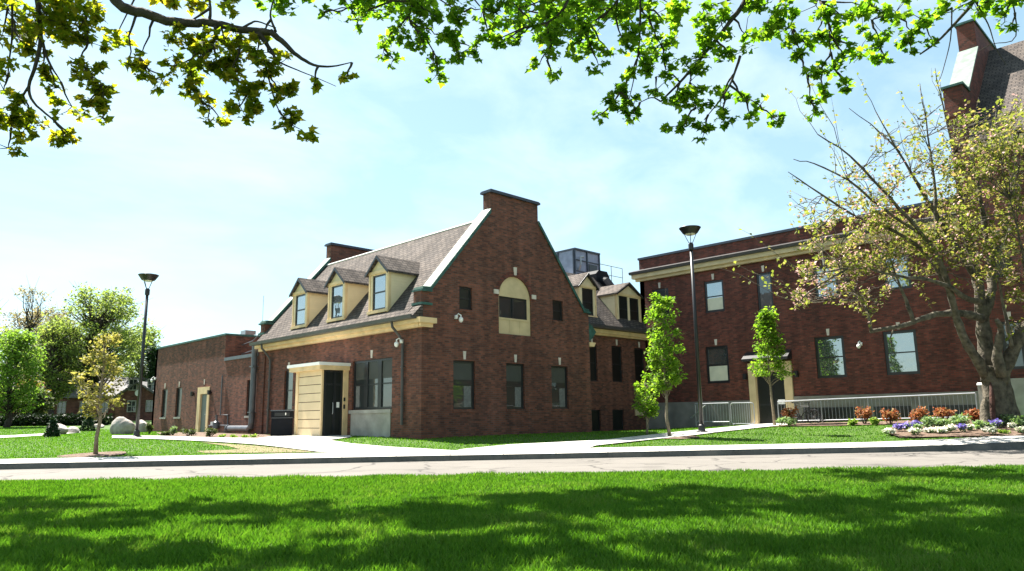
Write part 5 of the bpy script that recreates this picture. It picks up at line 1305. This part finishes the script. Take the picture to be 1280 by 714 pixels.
maple('maple_tree', 'big maple with bright green leaves overhanging the right of the lawn', (rx, ry, zl), [(0, 0, 0), (-.1, .1, 2.4), (-.2, .5, 4.6), (-.4, 1.2, 6.8), (-.8, 2.0, 9.0)],
      [([(965, -70, DR), (932, 0, DR), (912, 28, DR), (895, 50, DR), (870, 80, DR), (850, 103, DR), (826, 127, DR)], .05, .014, 3), ([(1000, -60, DR + .4), (975, 5, DR + .4), (962, 25, DR + .3), (947, 46, DR + .3)], .035, .014, 3),
       ([(1260, -70, DR), (1218, 0, DR), (1195, 28, DR), (1172, 52, DR), (1150, 68, DR)], .042, .012, 2), ([(700, -80, DR), (712, -10, DR), (690, 25, DR), (655, 35, DR), (625, 48, DR)], .035, .008, 3), ([(540, -80, DR), (520, -10, DR), (512, 25, DR), (530, 45, DR), (545, 70, DR)], .035, .008, 4),
       ([(826, 127, DR), (815, 122, DR), (800, 128, DR)], .014, .006, None), ([(850, 103, DR), (838, 92, DR), (820, 96, DR)], .014, .006, None), ([(925, 70, DR - .2), (915, 100, DR - .2), (900, 125, DR - .2), (880, 150, DR - .2)], .022, .006, None), ([(1032, -40, DR), (1036, 30, DR), (1040, 75, DR), (1055, 105, DR)], .02, .006, 3),
       ([(790, -60, DR), (772, 0, DR), (745, 25, DR), (712, 50, DR)], .03, .008, 3), ([(800, -20, DR), (800, 40, DR), (795, 85, DR), (785, 130, DR)], .018, .006, None),
       ([(1218, 0, DR), (1235, 30, DR), (1245, 60, DR), (1258, 82, DR)], .014, .003, None), ([(1190, 10, DR), (1188, 50, DR), (1178, 90, DR), (1172, 105, DR)], .012, .003, None), ([(1262, -20, DR), (1270, 45, DR), (1240, 55, DR), (1222, 65, DR)], .012, .003, None)],
      bl_c + bl_right, sh_r, M['maple_right'], 102, 'bark_dark')

# ------------------------------------------------------------------ far background at the left
def far_pt(px, dep):
    p = at(px, 500, dep); return np.array([p[0], p[1], G(p[0], p[1])])
def far_tree(px, dep, top_row, low_row, wpx, label, lm, n, per, leaf, seed, bark='bark_dark', clump=1.1, tr=.3, trunk_top=.7, prof=None, grp='trees beyond the left lawn'):
    b = far_pt(px, dep); zt = ztop(b[0], b[1], top_row) - b[2]; zl_ = max(.5, ztop(b[0], b[1], low_row) - b[2])
    return tree('background_tree', label, b, zt, zl_, wpx / 2 * dep / FPX, n, per, leaf, M[lm], bark, tr, grp, clump, seed=seed, trunk_top=trunk_top, profile=prof)
far_tree(113, 78, 366, 470, 124, 'tall rounded yellow green tree with open crown behind the houses', 'far_green', 190, 60, .3, 201, tr=.35, clump=1.15)
far_tree(28, 84, 362, 480, 62, 'tall sparse brownish tree at the far left skyline', 'far_olive', 80, 34, .28, 202, tr=.28, clump=1.0)
far_tree(62, 74, 405, 500, 58, 'green tree with dark trunk in front of the far house', 'far_green', 110, 50, .28, 203, tr=.45, clump=1.0)
far_tree(12, 58, 420, 515, 64, 'low bright green tree at the left edge', 'far_bright', 110, 70, .24, 204, tr=.22, clump=.8)
far_tree(174, 92, 412, 478, 46, 'rounded green tree right of the sapling, behind the lamp', 'far_green', 90, 60, .3, 205, tr=.28, clump=1.0)
far_tree(80, 88, 400, 500, 60, 'pale green tree between the sparse and rounded ones', 'far_green', 90, 50, .3, 206, tr=.28, clump=1.2)
far_tree(38, 68, 478, 522, 34, 'small orange tinged tree in front of the long house', 'autumn', 40, 40, .28, 207, tr=.15, clump=.6)
far_tree(-30, 70, 385, 500, 80, 'leafy tree cut off by the left edge behind the bright green one', 'far_green', 60, 40, .4, 208, tr=.35, clump=1.2)
far_tree(186, 88, 436, 510, 26, 'dark conifer at the corner of the low brick wing', 'conifer', 60, 40, .4, 209, tr=.2, clump=.6, prof=lambda f: 1 - .9 * f)
far_tree(46, 64, 488, 524, 26, 'dark round bushy tree before the long house', 'shrub', 40, 60, .28, 210, tr=.15, clump=.6)
far_tree(138, 104, 388, 490, 70, 'pale green tree filling the skyline behind the house gable', 'far_green', 110, 60, .34, 212, tr=.3, clump=1.4)
far_tree(50, 110, 392, 490, 90, 'hazy olive tree farthest back behind the long house', 'far_olive', 120, 60, .36, 213, tr=.3, clump=1.5)
far_tree(98, 100, 430, 505, 70, 'low green tree directly above the long grey roof', 'far_green', 90, 60, .34, 214, tr=.3, clump=1.2)
# hedge
hp = [far_pt(px, 62) for px in (-20, 10, 40, 70, 100, 132)]
hd_ = thing('clipped_hedge', 'long dark hedge in front of the far houses', 'hedge', hp[0])
Ps = []
for p, q in zip(hp[:-1], hp[1:]):
    f = rng.uniform(0, 1, 1700)[:, None]; X = p * (1 - f) + q * f
    X = X + np.stack([rng.uniform(-.6, .6, 1700), rng.uniform(-.6, .6, 1700), rng.uniform(0, .85, 1700)], 1); Ps.append(X)
np_mesh('foliage', leaves(np.concatenate(Ps), .26, LEAF4, .1, 0), 4, M['hedge'], hd_)
# houses: ridge along the picture
def house(name, label, px, dep, wpx, eave_row, ridge_row, dep_m, gable_front, seed, rot=0.0):
    b = far_pt(px, dep); k = dep / FPX; w = wpx * k; ze = ztop(b[0], b[1], eave_row) - b[2]; zr = ztop(b[0], b[1], ridge_row) - b[2]
    t = thing(name, label, 'house', b, 'brick houses beyond the hedge')
    ca, sa = math.cos(HEAD - math.pi / 2 + rot), math.sin(HEAD - math.pi / 2 + rot)
    loc = lambda a, dep_, z: (b[0] + a * ca - dep_ * sa, b[1] + a * sa + dep_ * ca, b[2] + z)
    mb = MB()
    if gable_front:
        poly = [(-w / 2, -.3), (w / 2, -.3), (w / 2, ze), (0, zr), (-w / 2, ze)]
    else:
        poly = [(-w / 2, -.3), (w / 2, -.3), (w / 2, ze), (-w / 2, ze)]
    mb.prism(poly, loc, 0, dep_m); mb.build('wall', M['house_brick'], t)
    rm = MB()
    if gable_front:
        for sg_ in (-1, 1):
            rm.prism([(0, zr), (sg_ * (w / 2 + .4), ze - .3), (sg_ * (w / 2 + .4), ze - .1), (0, zr + .22)], loc, -.35, dep_m + .3)
    else:
        rot_fn = lambda a, dep_, z: loc(dep_, a, z)
        rm.prism([(-.4, ze - .1), (dep_m / 2, zr), (dep_m + .4, ze - .1), (dep_m + .4, ze + .1), (dep_m / 2, zr + .2), (-.4, ze + .1)], rot_fn, -w / 2 - .4, w / 2 + .4)
        rm.prism([(0, ze), (dep_m, ze), (dep_m / 2, zr)], rot_fn, -w / 2 + .05, w / 2 - .05)
    rm.build('roof', M['house_roof'], t)
    return t, loc, w, ze, zr
def hwindow(t, loc, a, z, w, h):
    mb = MB()
    for a0, a1, z0, z1 in ((a - w / 2 - .1, a - w / 2, z - h / 2 - .1, z + h / 2 + .1), (a + w / 2, a + w / 2 + .1, z - h / 2 - .1, z + h / 2 + .1), (a - w / 2, a + w / 2, z - h / 2 - .1, z - h / 2), (a - w / 2, a + w / 2, z + h / 2, z + h / 2 + .1), (a - w / 2, a + w / 2, z - .04, z + .04), (a - .03, a + .03, z - h / 2, z + h / 2)):
        mb.prism(rect(a0, a1, z0, z1), loc, -.08, .01)
    o = mb.build('window', M['stone'], t)
    mb = MB(); mb.prism(rect(a - w / 2, a + w / 2, z - h / 2, z + h / 2), loc, -.04, .012); mb.build('pane', M['glass'], o)
t, loc, w, ze, zr = house('brick_house', 'dark brick house gable seen right of the sapling', 172, 82, 54, 496, 479, 12, True, 1)
for z in (1.6, 4.0): hwindow(t, loc, -.6, z, .8, 1.1); hwindow(t, loc, 1.5, z, .8, 1.1)
mb = MB(); mb.prism([( -.0 + .35 * math.cos(a), zr - 1.1 + .35 * math.sin(a)) for a in np.linspace(0, 2 * math.pi, 13)[:-1]], loc, -.06, .01); mb.build('round_vent', M['white'], t)
t, loc, w, ze, zr = house('brick_house', 'long dark brick house with grey roof behind the left trees', 72, 86, 150, 497, 472, 10, False, 2)
for a in (-5.2, -2.2, .6, 3.2, 5.6): hwindow(t, loc, a, 1.6, .8, 1.2)
mb = MB(); c0 = -4.6
mb.prism([(c0 - 2.2, -.3), (c0 + 2.2, -.3), (c0 + 2.2, 2.6), (c0, 4.4), (c0 - 2.2, 2.6)], loc, -2.2, .0); pc = mb.build('porch_wing', M['house_brick'], t)
mb = MB()
for sg_ in (-1, 1): mb.prism([(c0, 4.4), (c0 + sg_ * 2.6, 2.35), (c0 + sg_ * 2.6, 2.6), (c0, 4.65)], loc, -2.6, .5)
mb.build('porch_roof', M['house_roof'], pc)
mb = MB()
for sg_ in (-1, 1): mb.prism([(c0, 4.3), (c0 + sg_ * 2.6, 2.25), (c0 + sg_ * 2.6, 2.55), (c0, 4.6)], loc, -2.68, -2.61)
mb.build('rake_board', M['white'], pc)

# ------------------------------------------------------------------ pieces of one part that stand apart become parts of their own
for o in list(SC.objects):
    if o.type != 'MESH' or o.name.split('.')[0] not in ('corner_post', 'brick_sill', 'copper_edge', 'coping', 'keypad', 'copper_cap', 'keystone', 'trim', 'rake_board', 'louvre'): continue
    me = o.data; n = len(me.vertices); lab = list(range(n))
    def root(i):
        while lab[i] != i: lab[i] = lab[lab[i]]; i = lab[i]
        return i
    for e in me.edges:
        a, b = root(e.vertices[0]), root(e.vertices[1])
        if a != b: lab[a] = b
    roots = sorted({root(i) for i in range(n)})
    if len(roots) < 2: continue
    for k, rt_ in enumerate(roots):
        ids = [i for i in range(n) if root(i) == rt_]; mp_ = {v: j for j, v in enumerate(ids)}
        m2 = bpy.data.meshes.new(me.name)
        m2.from_pydata([me.vertices[i].co[:] for i in ids], [], [[mp_[v] for v in p.vertices] for p in me.polygons if p.vertices[0] in mp_])
        for x in me.materials: m2.materials.append(x)
        if k == 0: o.data = m2
        else:
            c = o.copy(); c.data = m2; COL.objects.link(c)

# ------------------------------------------------------------------ what the setting is
SET = dict(ground=('wide grassy ground running to the horizon', 'ground'), road=('pale sun bleached street with fine cracks', 'road'), kerb=('kerb with shade painted dark on its face along the far side of the street', 'kerb'),
           pavement=('bright concrete pavement along the kerb', 'pavement'), path=('pale concrete path from the pavement to the cream porch', 'path'), entrance_path=('pale concrete path past the gable to the cream door', 'path'),
           far_path=('thin pale path across the far left lawn', 'path'), mulch=('brown mulch of the flower bed round the cherry tree', 'mulch'), dirt=('bare tan soil showing through the lawn beside the porch path', 'soil'),
           lawn_grass=('sunlit and tree shaded grass in front of the street', 'grass'), back_lawn_grass=('short grass between the pavement and the buildings', 'grass'))
SET['mulch.001'] = ('narrow mulch strip under the long railing', 'mulch'); SET['mulch.002'] = ('mulch strip along the low brick wing', 'mulch')
SET['mulch.003'] = ('mulch ring round the yellow green sapling', 'mulch'); SET['mulch.004'] = ('mulch ring round the columnar young tree', 'mulch'); SET['mulch.005'] = ('mulch ring round the young tree by the cream door', 'mulch')
for k, (lb, ct) in SET.items():
    o = bpy.data.objects.get(k)
    if o: o['label'] = lb; o['category'] = ct
